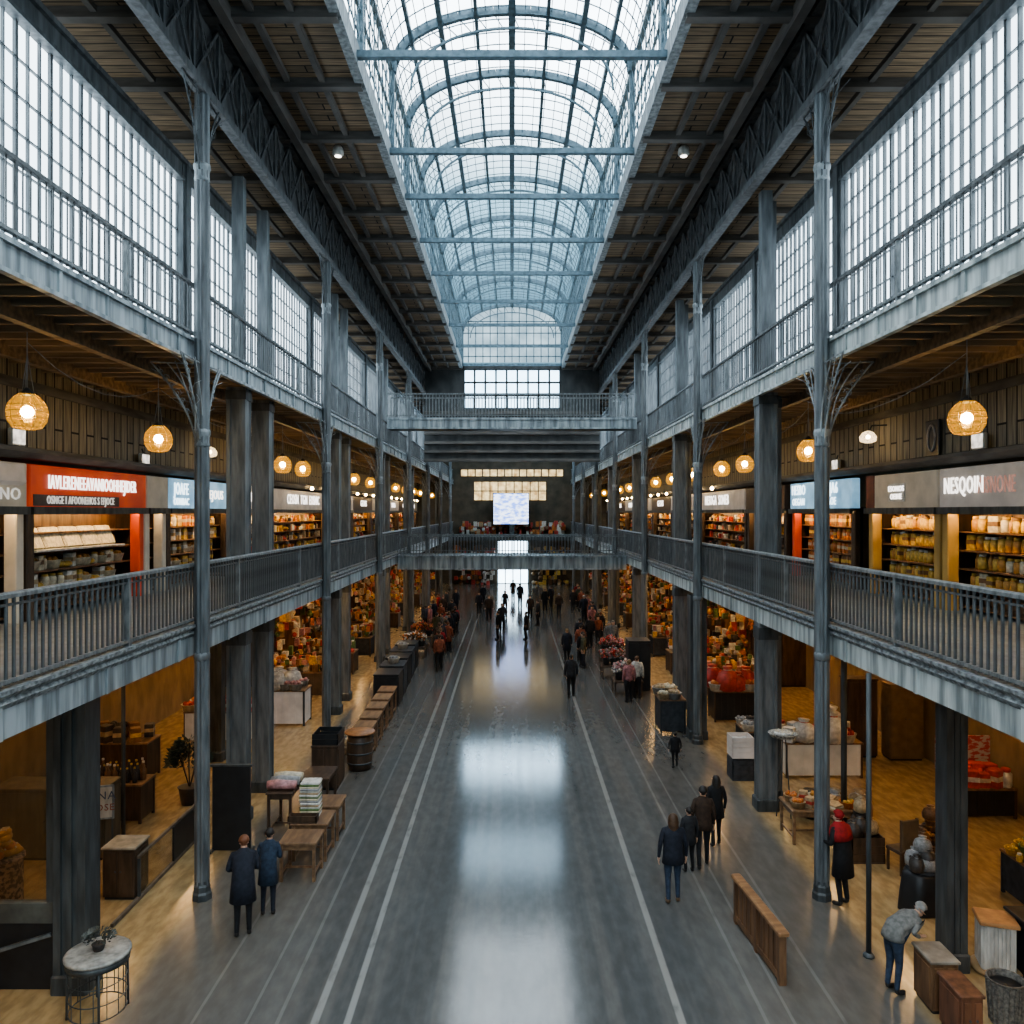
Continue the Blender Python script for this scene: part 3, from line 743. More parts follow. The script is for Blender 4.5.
for x,lab in ((-4.74,'small white round spotlight on the dark ceiling left of the skylight'),(4.68,'small white round spotlight on the dark ceiling right of the skylight')):
    o = empty('ceiling_spotlight',(x,21.8,ZC-.3),lab,'spotlight')
    MB().lathe([(.1,0),(.16,.05),(.14,.2),(.06,.3)],12).build('housing', WHITE, o)
    MB().lathe([(.09,-.012),(.09,0)],12).build('lens', EM('spot_lens',(1,.93,.85),2.5), o)

# ------------------------------------------------------------------ writing
def text_mesh(body, size, mat, parent, loc, rot, name='lettering', ext=.012, sx=1.0, bold=.0):
    cu = bpy.data.curves.new(name,'FONT'); cu.body = body; cu.size = size; cu.space_character = 1.12; cu.extrude = ext; cu.offset = bold
    cu.align_x='CENTER'; cu.align_y='CENTER'; cu.resolution_u = 2
    t = bpy.data.objects.new(name+'_source', cu); COL.objects.link(t)
    dg = bpy.context.evaluated_depsgraph_get()
    me = bpy.data.meshes.new_from_object(t.evaluated_get(dg)); bpy.data.objects.remove(t)
    me.materials.clear(); me.materials.append(mat)
    o = bpy.data.objects.new(name, me); COL.objects.link(o); o.parent = parent
    o.location = loc; o.rotation_euler = rot; o.scale = (sx,1,1)
    return o
ROT = (PI/2,0,PI/2)         # text on a face whose normal is +x

# ------------------------------------------------------------------ goods: one of each kind, then copies
GC = {n: flat('goods_'+n, c, .45) for n, c in dict(gold=(.75,.48,.10), amber=(.62,.30,.06), cream=(.72,.64,.48), white=(.75,.73,.68), brown=(.25,.13,.06), red=(.55,.07,.05),
      grey=(.36,.36,.36), dark=(.07,.06,.055), green=(.16,.24,.09), pink=(.58,.30,.30), blue=(.14,.20,.34), tan=(.50,.37,.22), orange=(.66,.22,.05)).items()}
def g_jar(c, lid):
    return MB().lathe([(.065,0),(.075,.02),(.075,.17),(.05,.2)],10,mi=0).lathe([(.055,.195),(.058,.2),(.058,.235),(.05,.24)],10,mi=1).mesh('jar',[GC[c],GC[lid]])
def g_carton(c, band):
    return MB().cbox(-.08,.08,-.09,.09,0,.24,.008,0).box(-.083,.083,-.092,.092,.09,.16,1).mesh('carton',[GC[c],GC[band]])
def g_bottle(c, lid):
    return MB().lathe([(.04,0),(.045,.02),(.045,.16),(.018,.22),(.018,.27)],8,mi=0).lathe([(.02,.265),(.02,.295)],8,mi=1).mesh('bottle',[GC[c],GC[lid]])
def g_sack(c, tie):
    mb = MB().lathe([(.13,0),(.2,.05),(.21,.2),(.17,.34),(.07,.40),(.1,.46)],12,mi=0,sy=1.25); mb.lathe([(.078,.385),(.078,.41)],10,mi=1,sy=1.25); return mb.mesh('sack',[GC[c],GC[tie]])
def g_loaf(c, top):
    mb = MB().ball((0,0,.06),.1,10,7,0,1,1.6,.62); 
    for k in (-1,0,1): mb.bar((-.05,k*.06,.115),(.05,k*.06+.02,.115),.02,.015,1)
    return mb.mesh('loaf',[GC[c],GC[top]])
def g_cloth(c, d):
    mb = MB()
    for k in range(3): mb.cbox(-.17,.17,-.2+.01*k,.2-.005*k,.035*k,.035*k+.032,.012,k%2)
    return mb.mesh('folded_cloth',[GC[c],GC[d]])
def g_basket(c, d):
    mb = MB().lathe([(.13,0),(.17,.14),(.18,.15),(.165,.15),(.14,.06)],12,mi=0)
    for k in range(7): mb.ball((.09*math.cos(k*2.4)*(k>0),.09*math.sin(k*2.4)*(k>0),.15+.01*(k%3)),.05,7,5,1)
    return mb.mesh('basket',[GC[c],GC[d]])
def g_plush(c, d):
    mb = MB().ball((0,0,.1),.11,10,7,0).ball((0,0,.24),.08,10,7,1); return mb.mesh('bundle',[GC[c],GC[d]])
G = {}
def good(kind, c, d):
    k = (kind,c,d)
    if k not in G:
        G[k] = {'jar':g_jar,'carton':g_carton,'bottle':g_bottle,'sack':g_sack,'loaf':g_loaf,'folded_cloth':g_cloth,'basket':g_basket}[kind](c,d)
    return G[k]
CATW = {'jar':'jar','carton':'box','bottle':'bottle','sack':'sack','loaf':'bread','folded_cloth':'cloth','basket':'basket'}
def put(kind, c, d, loc, label, group, rz=0.0, sc=1.0):
    o = bpy.data.objects.new(kind, good(kind,c,d)); COL.objects.link(o)
    o.location = loc; o.rotation_euler=(0,0,rz); o.scale=(sc,sc,sc)
    return tag(o, label, CATW[kind], group)
def row_goods(s, x, y0, y1, z, kinds, step, where, sc=1.0):
    """a row of goods along y on a shelf; those alike share a label and group"""
    y = y0; 
    while y < y1:
        kind,c,d = random.choice(kinds)
        put(kind,c,d,(x+random.uniform(-.03,.03),y,z), '%s %s with %s top on the %s' % (c,kind.replace('_',' '),d,where) if kind!='loaf' else '%s bread loaf with %s slashes on the %s' % (c,d,where), where, random.uniform(-.3,.3), sc*random.uniform(.9,1.12))
        y += step*random.uniform(.9,1.15)
def heap_mesh(n, x0,x1,y0,y1,z0,z1, size, mats, name, label, shelves=None):
    """uncountable small wares in the distance: one object"""
    mb = MB()
    for i in range(n):
        x=random.uniform(x0,x1); y=random.uniform(y0,y1)
        z=random.choice(shelves) if shelves else random.uniform(z0,z1)
        a=random.uniform(.5,1)*size; b=random.uniform(.5,1)*size; h=random.uniform(.6,1.5)*size
        mi=random.randrange(len(mats))
        if i%3==0: mb.ball((x,y,z+h/2),a*.6,6,4,mi)
        else: mb.cbox(x-a/2,x+a/2,y-b/2,y+b/2,z,z+h,.01,mi)
    o = mb.build(name, mats); return tag(o, label, 'goods', kind='stuff')

# ------------------------------------------------------------------ shop fronts on the galleries
def shop(s, y0, y1, label, board, frame, opening=(0.0,1.0), shelves=(.12,.55,.97,1.39,1.81), side_post=None):
    yc=(y0+y1)/2; W=(y1-y0)/2
    o = empty('shop_front',(s*XS,yc,ZG),label,'shop',rz=0 if s<0 else PI)
    for q in (-1,1):
        m_ = side_post if (side_post and q*(-s)>0) else frame
        MB().cbox(-.2,.06,q*(W-.13)-.13,q*(W-.13)+.13,0,2.32,.02).build('pilaster', m_, o)
    sb = MB().cbox(-.1,.12,-W,W,2.36,3.24,.02).build('sign_board', board, o)
    MB().box(-.1,.2,-W,W,2.30,2.36).box(.12,.2,-W,W,2.20,2.30).build('lintel', IRON_D, o)
    MB().box(-.78,-.70,-W,W,0,2.4).build('back_panel', WOOD, o)
    for q in (-1,1): MB().box(-.7,-.1,q*W-.02 if q>0 else -W,q*W if q>0 else -W+.02,0,2.4).build('side_panel', WOODD, o)
    for z in shelves: MB().box(-.70,-.22,-W+.1,W-.1,z-.035,z).build('shelf', WOOD, o)
    MB().tube([(.05,-W+.3,2.255),(.05,W-.3,2.255)],.03,8).build('light_tube', TUBE, o)  # tube added behind the lintel to brighten the shelves
    MB().box(-.7,-.05,-W,W,2.29,2.35).build('shop_ceiling', WOODD, o)
    return o, sb, W
# left gallery
o,sb,W = shop(-1, 11.0,16.3,'shop front with beige tilted sign at the near end of the left gallery', BEIGE, BEIGE)
text_mesh('OEONO', .34, LETDIM, sb, (.14,1.6,2.6), ROT, sx=1.2)
MB().extr_y([(.12,2.78),(.2,2.86),(.14,3.2),(.12,3.2)], 1.0, 2.5).build('tilted_panel', GREYB, sb)
o,sb,W = shop(-1, 16.4,21.6,'shop front with a red sign in white lettering and a red post, left gallery', REDB, WOODD, side_post=REDP)
text_mesh('IAVLERENEEAVANIOOHHEJIDER', .42, LETTER, sb, (.14,0,2.88), ROT, sx=.60)
MB().box(.12,.135,-W+.1,W-1.5,2.38,2.62).build('name_strip', M('dark_strip',(.14,.11,.10)), sb)
text_mesh('OSNGE I AFOONEHOS S EFJOCE', .25, LETDIM, sb, (.15,-.62,2.5), ROT, sx=.72)
MB().box(-.68,.08,-W+.3,W-1.1,1.40,1.44).build('display_shelf', WHITE, o)
for k in range(5):
    b = MB().cbox(-.05,.05,-.36,.36,0,.5,.04).build('paper_bag_stack', [GC['cream']]); b.location=(-XS-.22,17.1+.78*k,ZG+1.455); b.rotation_euler=(0,-.4,0)
    tag(b, 'pale wrapped pack leaning on the white shelf under the red sign', 'package', 'pale packs on the white shelf under the red sign')
o,sb,W = shop(-1, 21.7,23.0,'narrow shop bay with golden shelves and a blank beige panel, left gallery', BEIGE, BEIGE)
o,sb,W = shop(-1, 23.05,28.2,'shop front with a lit pale blue sign half behind the first left column', BLUEB, WOODD)
text_mesh('JOAFE', .5, LETBLU, sb, (.14,-1.75,2.92), ROT, sx=.7); text_mesh('ODNBAC', .3, LETBLU, sb, (.14,-1.75,2.55), ROT, sx=.8)
text_mesh('HEJOUS', .42, LETTER, sb, (.14,.9,2.8), ROT, sx=1.0)
o,sb,W = shop(-1, 28.3,33.0,'shop front with small white lit sign between the left pillar pairs', GREYB, WOODD)
text_mesh('ESOBO', .5, LETTER, sb, (.14,-.6,2.8), ROT, sx=1.0)
o,sb,W = shop(-1, 33.05,43.0,'long shop front with pale grey lettered sign before the lower footbridge, left', GREYB, GOLDP)
text_mesh('CEOSN  TGN  EOSNIC', .62, LETTER, sb, (.14,0,2.8), ROT, sx=.85)
ph = MB().box(-1.1,-1.05,-3.4,-1.9,1.1,2.0).build('amber_panel', AMBERP, o)
# right gallery
o,sb,W = shop(1, 11.4,18.5,'shop front with rosy grey sign and white lit lettering, near end of right gallery', GREYB, GOLDP)
text_mesh('NESQOIN', .52, LETTER, sb, (.14,-2.55,2.82), ROT, sx=.62); text_mesh('AISNONE', .5, LETPNK, sb, (.14,-1.35,2.8), ROT, sx=.55)
text_mesh('OSNEA', .55, LETTER, sb, (.14,.6,2.85), ROT, sx=.8)
o,sb,W = shop(1, 18.6,22.3,'shop front with golden shelves under a beige board and small white sign, right gallery', BEIGE, GOLDP)
MB().box(.12,.14,-.5,.35,2.52,2.98).build('sign_panel', M('white_plate',(.6,.58,.54)), sb); text_mesh('ESONOS', .2, LETTER, sb, (.15,-.08,2.84), ROT); text_mesh('OEIHE', .2, LETTER, sb, (.15,-.08,2.64), ROT)
MB().box(.12,.14,-W+.02,-W+.5,2.36,3.24).build('red_panel', M('dull_red_board',(.22,.07,.05)), sb)
o,sb,W = shop(1, 23.2,28.4,'shop front with lit blue sign and red post, behind the first right column', BLUEB, WOODD, side_post=REDP)
for q,yy in ((0,-1.75),(1,.95)):
    text_mesh(('HESBO','GNJA6')[q], .48, LETBLU, sb, (.14,yy,2.98), ROT, sx=.8); text_mesh(('OEGAN','SEAOE')[q], .34, LETBLU, sb, (.14,yy,2.58), ROT, sx=.9)
o,sb,W = shop(1, 29.0,33.8,'shop front with dark board between the paired right pillars', WOODD, WOODD)
text_mesh('GOESA', .4, LETDIM, sb, (.14,0,2.8), ROT)
o,sb,W = shop(1, 34.0,42.5,'shop front with bright white lettered sign past the second right column', GREYB, WOODD)
text_mesh('NESOGA  SONEB', .66, LETTER, sb, (.14,-.4,2.8), ROT, sx=.8)
WARM = [GC[k] for k in ('gold','amber','cream','brown','red','dark','tan','white','orange')]
SH=(.55,.97,1.39,1.81)
fk=0
for sd,s in SIDES:
    y = 43.2
    while y < 80:
        o,sb,W = shop(s, y, y+6.6, 'distant amber-lit shop front on the %s gallery, %s past the footbridge' % (sd, ORD[int((y-43)/6.7)]), (GREYB,WOODD,BEIGE)[fk%3], WOODD)
        text_mesh(('SONEA','GEOHS','NOSEB')[fk%3], .55, LETTER, sb, (.14,0,2.8), ROT, sx=1.1); fk+=1
        sgn = 1 if s>0 else -1
        xa,xb = sorted((s*(XS+.3), s*(XS+.6)))
        heap_mesh(120, xa,xb, y+.3,y+6.3, 0,0, .24, WARM, 'assorted_goods', 'mixed small wares on the shelves of a distant %s gallery shop' % sd, [ZG+z for z in SH])
        y += 6.7

# goods on gallery shelves near the camera
KG = [('jar','gold','brown'),('jar','amber','gold'),('bottle','amber','dark'),('carton','gold','brown'),('jar','gold','white')]
KB = [('carton','cream','brown'),('jar','cream','gold'),('carton','gold','tan'),('basket','cream','amber'),('carton','tan','white'),('loaf','gold','cream'),('carton','white','tan')]
KR = [('carton','orange','cream'),('carton','brown','gold'),('bottle','amber','red'),('jar','orange','gold')]
SH=(.55,.97,1.39,1.81)
shelfname=('fourth','third','second','top')
for i,z in enumerate(SH):
    row_goods(1, XS+.45, 18.9,22.0, ZG+z, KG, .19, '%s shelf under the beige board, right' % shelfname[i], 1.35)
    row_goods(1, XS+.45, 14.6,18.2, ZG+z, KG+KB[:2], .24, '%s shelf under the rosy sign, right' % shelfname[i], 1.35)
    row_goods(1, XS+.45, 23.6,28.0, ZG+z, KR, .27, '%s shelf under the blue sign, right' % shelfname[i], 1.35)
    if i<2: row_goods(-1,-XS-.45, 16.8,21.0, ZG+z, KB, .26, '%s shelf under the red sign, left' % shelfname[i], 1.3)
    row_goods(-1,-XS-.45, 21.95,22.8, ZG+z, KG, .2, '%s shelf of the narrow golden bay, left' % shelfname[i], 1.35)
    row_goods(-1,-XS-.45, 23.4,27.9, ZG+z, KB+KR, .36, '%s shelf under the blue sign, left' % shelfname[i], 1.35)
    row_goods(-1,-XS-.45, 13.5,16.0, ZG+z, KB, .3, '%s shelf under the tilted beige sign, left' % shelfname[i], 1.3)
for (s,a,b,t) in ((-1,28.5,32.8,'left gallery shop with the small white lit sign'),(-1,33.3,42.8,'long left gallery shop before the lower footbridge'),(1,29.2,33.6,'right gallery shop with the dark board'),(1,34.2,42.3,'right gallery shop with bright white letters')):
    xa,xb = sorted((s*(XS+.3), s*(XS+.6)))
    heap_mesh(int(26*(b-a)), xa,xb, a,b, 0,0, .22, WARM, 'assorted_goods', 'mixed small wares packed on the shelves of the %s' % t, [ZG+z for z in SH])

# ------------------------------------------------------------------ unseen fill strips added to warm the aisles
def added_fill_strip(x,y,label,z=4.735):
    o = empty('strip_light',(x,y,z),label,'light')
    MB().cbox(-.12,.12,-1.0,1.0,-.02,.06,.02).build('housing', WHITE, o)
    MB().box(-.09,.09,-.95,.95,-.05,-.02).build('diffuser', STRIP, o)
for sd,s in SIDES:
    for i,y in enumerate((10.5,15.5,20.5,26,32,38,46,54,62,70,78)):
        added_fill_strip(s*10.4,y,'warm strip light under the %s lower gallery, %s from the camera' % (sd,ORD[i]))


    for i,y in enumerate((31,36,42,48.5,56,64,73)):  # extra row added to brighten the far stalls and hall edge
        added_fill_strip(s*7.7,y,'warm strip light close behind the %s gallery edge, %s past the second column' % (sd,ORD[i]))

# ------------------------------------------------------------------ people
SKIN = M('skin', (.55,.34,.24), (.42,.25,.17), .55, (20,20,20), 3)
HAIRS = {'brown':flat('hair_brown',(.10,.055,.03)), 'dark':flat('hair_dark',(.03,.025,.022)), 'grey':flat('hair_grey',(.34,.33,.31)), 'fair':flat('hair_fair',(.30,.19,.09)), 'auburn':flat('hair_auburn',(.22,.085,.04))}
CL = {n: flat('cloth_'+n, c, .85) for n, c in dict(navy=(.020,.024,.038), black=(.014,.0145,.017), charcoal=(.03,.031,.036), blue=(.03,.05,.085), denim=(.04,.06,.10), brown=(.06,.035,.022), red=(.36,.02,.02), rust=(.30,.09,.045),
      grey=(.20,.20,.20), pattern=(.20,.20,.19), white=(.55,.54,.5), pink=(.40,.18,.19), olive=(.10,.10,.06), tan=(.30,.22,.14)).items()}
SHOES = flat('shoe_leather',(.035,.03,.028),.5); BOOTS = flat('boot_tan',(.20,.12,.065),.6)
EYE = flat('eye_dark',(.02,.018,.016),.2)
def person(x, y, rz, label, h=1.70, top='navy', legs='black', hair='dark', long_hair=False, coat=.0, stride=.0, bend=0.0, arms='down', shoes=SHOES, hood=None, group=None, detail=True, build=1.0, bag=None, shawl=None):
    o = empty('person', (x,y,0), label, 'person', group, rz)
    k = h/1.70
    pv = Vector((0,0,.95))
    def BN(p, amt=1.0):          # bend the upper body forward (+y) about the hips
        p = Vector(p)
        if bend and p.z > .95:
            q = p-pv; f = min(1,(p.z-.95)/.35)*amt
            p = pv + Matrix.Rotation(-bend*f,3,'X') @ q
        return p
    V=[]; E=[]; RD=[]; TG=[]
    def add(p, r, par, tg, bendit=True):
        V.append(tuple((BN(p) if bendit else Vector(p))*k)); RD.append((r[0]*k,r[1]*k) if isinstance(r,tuple) else (r*k,r*k)); TG.append(tg)
        if par is not None: E.append((par,len(V)-1))
        return len(V)-1
    B=build
    pel=add((0,0,.93),(.145*B,.11*B),None,'legs'); sp_=add((0,.01,1.10),(.13*B,.10*B),pel,'top'); ch=add((0,.0,1.30),(.155*B,.11*B),sp_,'top')
    nb=add((0,-.005,1.44),(.07,.06),ch,'top'); nk=add((0,.005,1.485),.056,nb,'skin'); jw=add((0,.025,1.545),(.066,.077),nk,'skin'); sk=add((0,.008,1.61),(.076,.09),jw,'skin'); 
    if detail:
        add((0,.125,1.56),.012,jw,'skin'); 
        for q in (-1,1): add((q*.085,.0,1.575),.014,sk,'skin')
    for q in (-1,1):
        sh=add((q*.165*B,0,1.40),.07,ch,'top')
        if arms=='down': el=(q*.235*B,-.03+.1*stride*q,1.13); wr=(q*.245*B,.04+.22*stride*q,.90); pm=(q*.245*B,.06+.25*stride*q,.83); fd=Vector((0,.15,-1))
        elif arms=='front': el=(q*.235*B,.04,1.15); wr=(q*.14,.27,1.12); pm=(q*.11,.33,1.13); fd=Vector((-q*.4,1,.05))
        else: el=(q*.22,.12,1.13); wr=(q*.20,.32,1.02); pm=(q*.19,.39,1.0); fd=Vector((0,1,-.25))
        e_=add(el,.048,sh,'top'); w_=add(wr,.034,e_,'top'); p_=add(pm,(.036,.022),w_,'skin')
        if detail:
            fd.normalize(); sd_=Vector((0,1,0)) if abs(fd.y)<.6 else Vector((1,0,0))
            for j,(off,ln) in enumerate(((-.028,.075),(-.009,.085),(.010,.08),(.028,.062))):
                b0=Vector(pm)+fd*.03+sd_*off; b1=b0+fd*ln*.55; b2=b1+(fd+Vector((-q*.5,0,0) if arms=='down' else (0,0,-.5))).normalized()*ln*.5
                i0=add(b0,.011,p_,'skin'); i1=add(b1,.010,i0,'skin'); add(b2,.008,i1,'skin')
            t0=Vector(pm)+sd_*(.035 if arms=='down' else -.035*q); i0=add(t0,.011,p_,'skin'); add(t0+fd*.045+sd_*(.015 if arms=='down' else -.015*q),.009,i0,'skin')
    for q in (-1,1):
        st=stride*q
        hp=add((q*.085*B,0,.88),(.095*B,.10*B),pel,'legs',False); kn=add((q*.095,.04+st*.22,.49),.062,hp,'legs',False); lift=.05*abs(st) if st<0 else 0
        an=add((q*.10,st*.38-.02,.10+lift),.043,kn,'legs',False); 
        he=add((q*.10,st*.38-.02,.05+lift),.045,an,'shoe',False); add((q*.11,st*.38+.15,.035+lift*.4),(.045,.032),he,'shoe',False)
    me=bpy.data.meshes.new('body'); me.from_pydata(V,E,[])
    b=bpy.data.objects.new('body',me); COL.objects.link(b)
    md=b.modifiers.new('skin','SKIN'); md.use_smooth_shade=True
    for i,sv in enumerate(me.skin_vertices[0].data): sv.radius=RD[i]; sv.use_root=(i==0)
    if detail: b.modifiers.new('sub','SUBSURF').render_levels=1; b.modifiers['sub'].levels=1
    dg=bpy.context.evaluated_depsgraph_get(); nm=bpy.data.meshes.new_from_object(b.evaluated_get(dg))
    b.modifiers.clear(); b.data=nm; bpy.data.meshes.remove(me); b.parent=o
    mats={'skin':SKIN,'top':CL[top],'legs':CL[legs],'shoe':shoes}; order=['skin','top','legs','shoe']
    nm.materials.clear()
    for q in order: nm.materials.append(mats[q])
    VV=[Vector(v) for v in V]; segs=[(VV[a],VV[c],TG[c]) for a,c in E]
    for p in nm.polygons:
        best=9; tg='top'; c=p.center
        for a,d,t in segs:
            ab=d-a; u=max(0,min(1,(c-a).dot(ab)/max(1e-9,ab.length_squared))); ds=(c-(a+ab*u)).length
            if t=='skin': ds*=1.15
            if ds<best: best=ds; tg=t
        p.material_index=order.index(tg); p.use_smooth=True
    # hair
    mb=MB(); n=16; m=10; vs=[]; fs=[]
    for i in range(m+1):
        th=PI*i/m
        for j in range(n):
            a=2*PI*j/n; xx=.097*math.sin(th)*math.cos(a); yy=.112*math.sin(th)*math.sin(a); zz=.115*math.cos(th)
            if yy>.03 and zz<.045: yy*=.55; xx*=.75
            elif zz<-.03:
                if long_hair: zz-=(-zz-.03)*3.2; yy-=.015; xx*=1.15
                else: xx*=.75; yy*=.75; zz*=.8
            vs.append(tuple(BN(Vector((xx,yy-.008,zz+1.612)))*k))
    for i in range(m):
        for j in range(n): j2=(j+1)%n; fs.append((i*n+j,i*n+j2,(i+1)*n+j2,(i+1)*n+j))
    mb.add(vs,fs,0,True).build('hood' if hood else 'hair', CL[hood] if hood else HAIRS[hair], o)
    if detail:
        for q in (-1,1):
            mb=MB(); mb.ball(tuple(BN((q*.03,.098,1.587))*k),.011*k,6,5); mb.build('eye',EYE,o)
    # coat or jacket hanging from the shoulders
    hem=.90-coat
    secs=[(1.50,.072,.07,0),(1.46,.12,.09,0),(1.415,.175*B,.115,0),(1.30,.188*B,.135*B,0),(1.12,.168*B,.128*B,.005),(.96,.178*B,.138*B,0),(hem,.19*B+coat*.06,.145*B+coat*.06,0),(hem-.004,.165*B,.12*B,0)]
    vs=[]; fs=[]; n=18
    for z,rx,ry,yo in secs:
        for j in range(n):
            a=2*PI*j/n; vs.append(tuple(BN((rx*math.cos(a),ry*math.sin(a)+yo,z))*k))
    for i in range(len(secs)-1):
        for j in range(n): j2=(j+1)%n; fs.append((i*n+j,i*n+j2,(i+1)*n+j2,(i+1)*n+j))
    MB().add(vs,fs,0,True).build('coat', CL[top], o)
    if shawl:
        vs=[]; fs=[]
        for z,rx,ry in ((1.52,.08,.08),(1.47,.14,.11),(1.42,.22,.15),(1.30,.25,.175),(1.20,.245,.17),(1.20,.20,.14)):
            for j in range(n):
                a=2*PI*j/n; vs.append(tuple(BN((rx*math.cos(a),ry*math.sin(a),z))*k))
        for i in range(5):
            for j in range(n): j2=(j+1)%n; fs.append((i*n+j,i*n+j2,(i+1)*n+j2,(i+1)*n+j))
        MB().add(vs,fs,0,True).build('shawl', CL[shawl], o)
    if bag:
        mb=MB()
        P=[BN((-.12,-.14,1.38)),BN((.12,-.24,.98))]
        c_=BN((.0,-.19,1.16)); mb.cbox(c_.x-.14,c_.x+.14,c_.y-.06,c_.y+.06,c_.z-.2,c_.z+.2,.04)
        for v in range(len(mb.v)): mb.v[v]=tuple(Vector(mb.v[v])*k)
        mb.build('backpack', CL[bag], o)
    return o
def at(px,py): return floor_at(px,py)
STAND=[]
def P(px,py,rz,label,**kw):
    x,y=at(px,py)
    if 24<y<47 and x<-4.1: x=-3.4-.5*random.random()
    elif 31<y<41 and x>4.0 and not (py>690): x=3.3+.6*random.random()
    elif y>24 and 5.3<abs(x)<7.4: x=math.copysign(5.2,x)
    if y>24:
        t=0
        while t<30 and any(abs(x-a)<.62 and abs(y-b)<.62 for a,b in STAND): y+=.35; x+=.18*(1 if t%2 else -1); t+=1
        STAND.append((x,y))
    return person(x,y,rz,label,**kw)
P(243,936,.25,'person in a long dark navy coat leaning forward, foreground left of the hall',h=1.72,top='navy',legs='black',hair='auburn',coat=.28,bend=.38,stride=.1,build=1.12,arms='front')
P(268,915,.1,'person in a blue jacket walking just behind the leaning navy-coated figure',h=1.56,top='blue',legs='navy',hair='dark',coat=.25,bend=.28,arms='front')
P(673,903,0,'person with long brown hair, navy jacket and jeans, walking away on the right',h=1.70,top='navy',legs='denim',hair='brown',long_hair=True,coat=.12,stride=.12,shoes=BOOTS,build=1.1)
P(703,868,-.1,'person in black with brown scarf-coloured top, walking behind the navy-jacketed woman',h=1.72,top='brown',legs='black',hair='dark',coat=.08,stride=.45)
P(716,846,.1,'person with long dark hair in a black coat, right of the walking pair',h=1.58,top='black',legs='black',hair='dark',long_hair=True,coat=.2,stride=.2)
P(689,872,.2,'small person in a dark jacket between the two nearest walkers on the right',h=1.35,top='charcoal',legs='black',hair='dark',coat=.15)
P(675,767,0,'small dark-clothed child walking alone near the right stalls',h=1.02,top='black',legs='black',hair='dark',coat=.15,build=1.25,stride=.15)
P(843,905,.6,'person in a red hood, red shawl and black coat behind the first right column',shawl='red',h=1.78,top='black',legs='black',hood='red',coat=.35,bend=.15,arms='front',build=1.1)
P(893,992,-1.25,'person bent forward in a pale patterned top and blue trousers by the wooden cabinets',h=1.62,top='pattern',legs='denim',hair='grey',bend=1.05,arms='reach',build=1.1)
P(571,697,0,'person in a dark grey jacket walking alone up the middle right of the hall',h=1.72,top='charcoal',legs='black',hair='dark',coat=.1,stride=.3,detail=False)
P(567,662,.1,'person in a tan scarf-coloured top and navy coat ahead of the lone walker',h=1.66,top='navy',legs='black',hair='fair',coat=.3,stride=.2,detail=False)
P(425,671,.1,'person in a rust patterned top walking in front of the left crowd',h=1.72,top='rust',legs='black',hair='brown',detail=False,stride=.3)
P(441,655,-.1,'person in a navy coat on the inner edge of the left crowd',h=1.75,top='navy',legs='navy',hair='dark',coat=.3,detail=False,stride=.2)
P(580,652,0,'tall person in dark navy behind the lone walker',h=1.80,top='navy',legs='black',hair='dark',coat=.25,detail=False,stride=.25)
P(590,648,.1,'slim person in charcoal beside the tall navy-coated walker',h=1.74,top='charcoal',legs='black',hair='brown',detail=False,stride=.4)
P(603,628,0,'person in a violet-navy jacket near the right far stalls',h=1.7,top='blue',legs='black',hair='dark',coat=.1,detail=False)
P(629,702,.2,'person in dark trousers and pink patterned top by the flower stall',h=1.66,top='pink',legs='black',hair='fair',detail=False,stride=.1)
P(637,698,-.3,'person in a white top and dark trousers by the flower stall',h=1.68,top='white',legs='black',hair='brown',detail=False)
cols=['navy','black','charcoal','brown','rust','blue','olive','pink','red','grey']
crowd=[(479,615),(489,622),(502,632),(505,612),(520,606),(530,620),(538,626),(545,612),(551,608),(559,616),(526,640),(498,640),(483,606),(513,600),(573,612),(584,622),(592,634),(598,645),(608,640),(613,655),(618,668),(611,628),
       (409,668),(413,660),(419,648),(427,660),(433,645),(436,640),(446,650),(449,638),(420,640),(430,634),(441,630),(452,625),(410,650),(406,668),(416,652),(423,655),(429,640),(437,650),(443,622),(425,625),(434,618),(414,633),(447,616),(456,612),(596,622),(588,612),(604,618),(609,652),(616,640),(622,660),(607,668),(580,606),(600,608)]
for i,(px,py) in enumerate(crowd):
    side='left' if px<465 else ('middle' if px<566 else 'right')
    c=cols[(i*7+i//3)%len(cols)] if side!='middle' else cols[(i*3)%4]
    P(px,py,random.choice([0,PI,.3,-.3,PI+.2,1.3]),'distant person in %s clothes in the %s crowd, near the far end' % (c,side),h=random.uniform(1.58,1.82),top=c,legs=random.choice(['black','navy','charcoal']),hair=random.choice(list(HAIRS)),coat=random.choice([0,.1,.3]),detail=False,stride=random.choice([0,.2,.35]),group='distant crowd, %s, %s clothes'%(side,c))

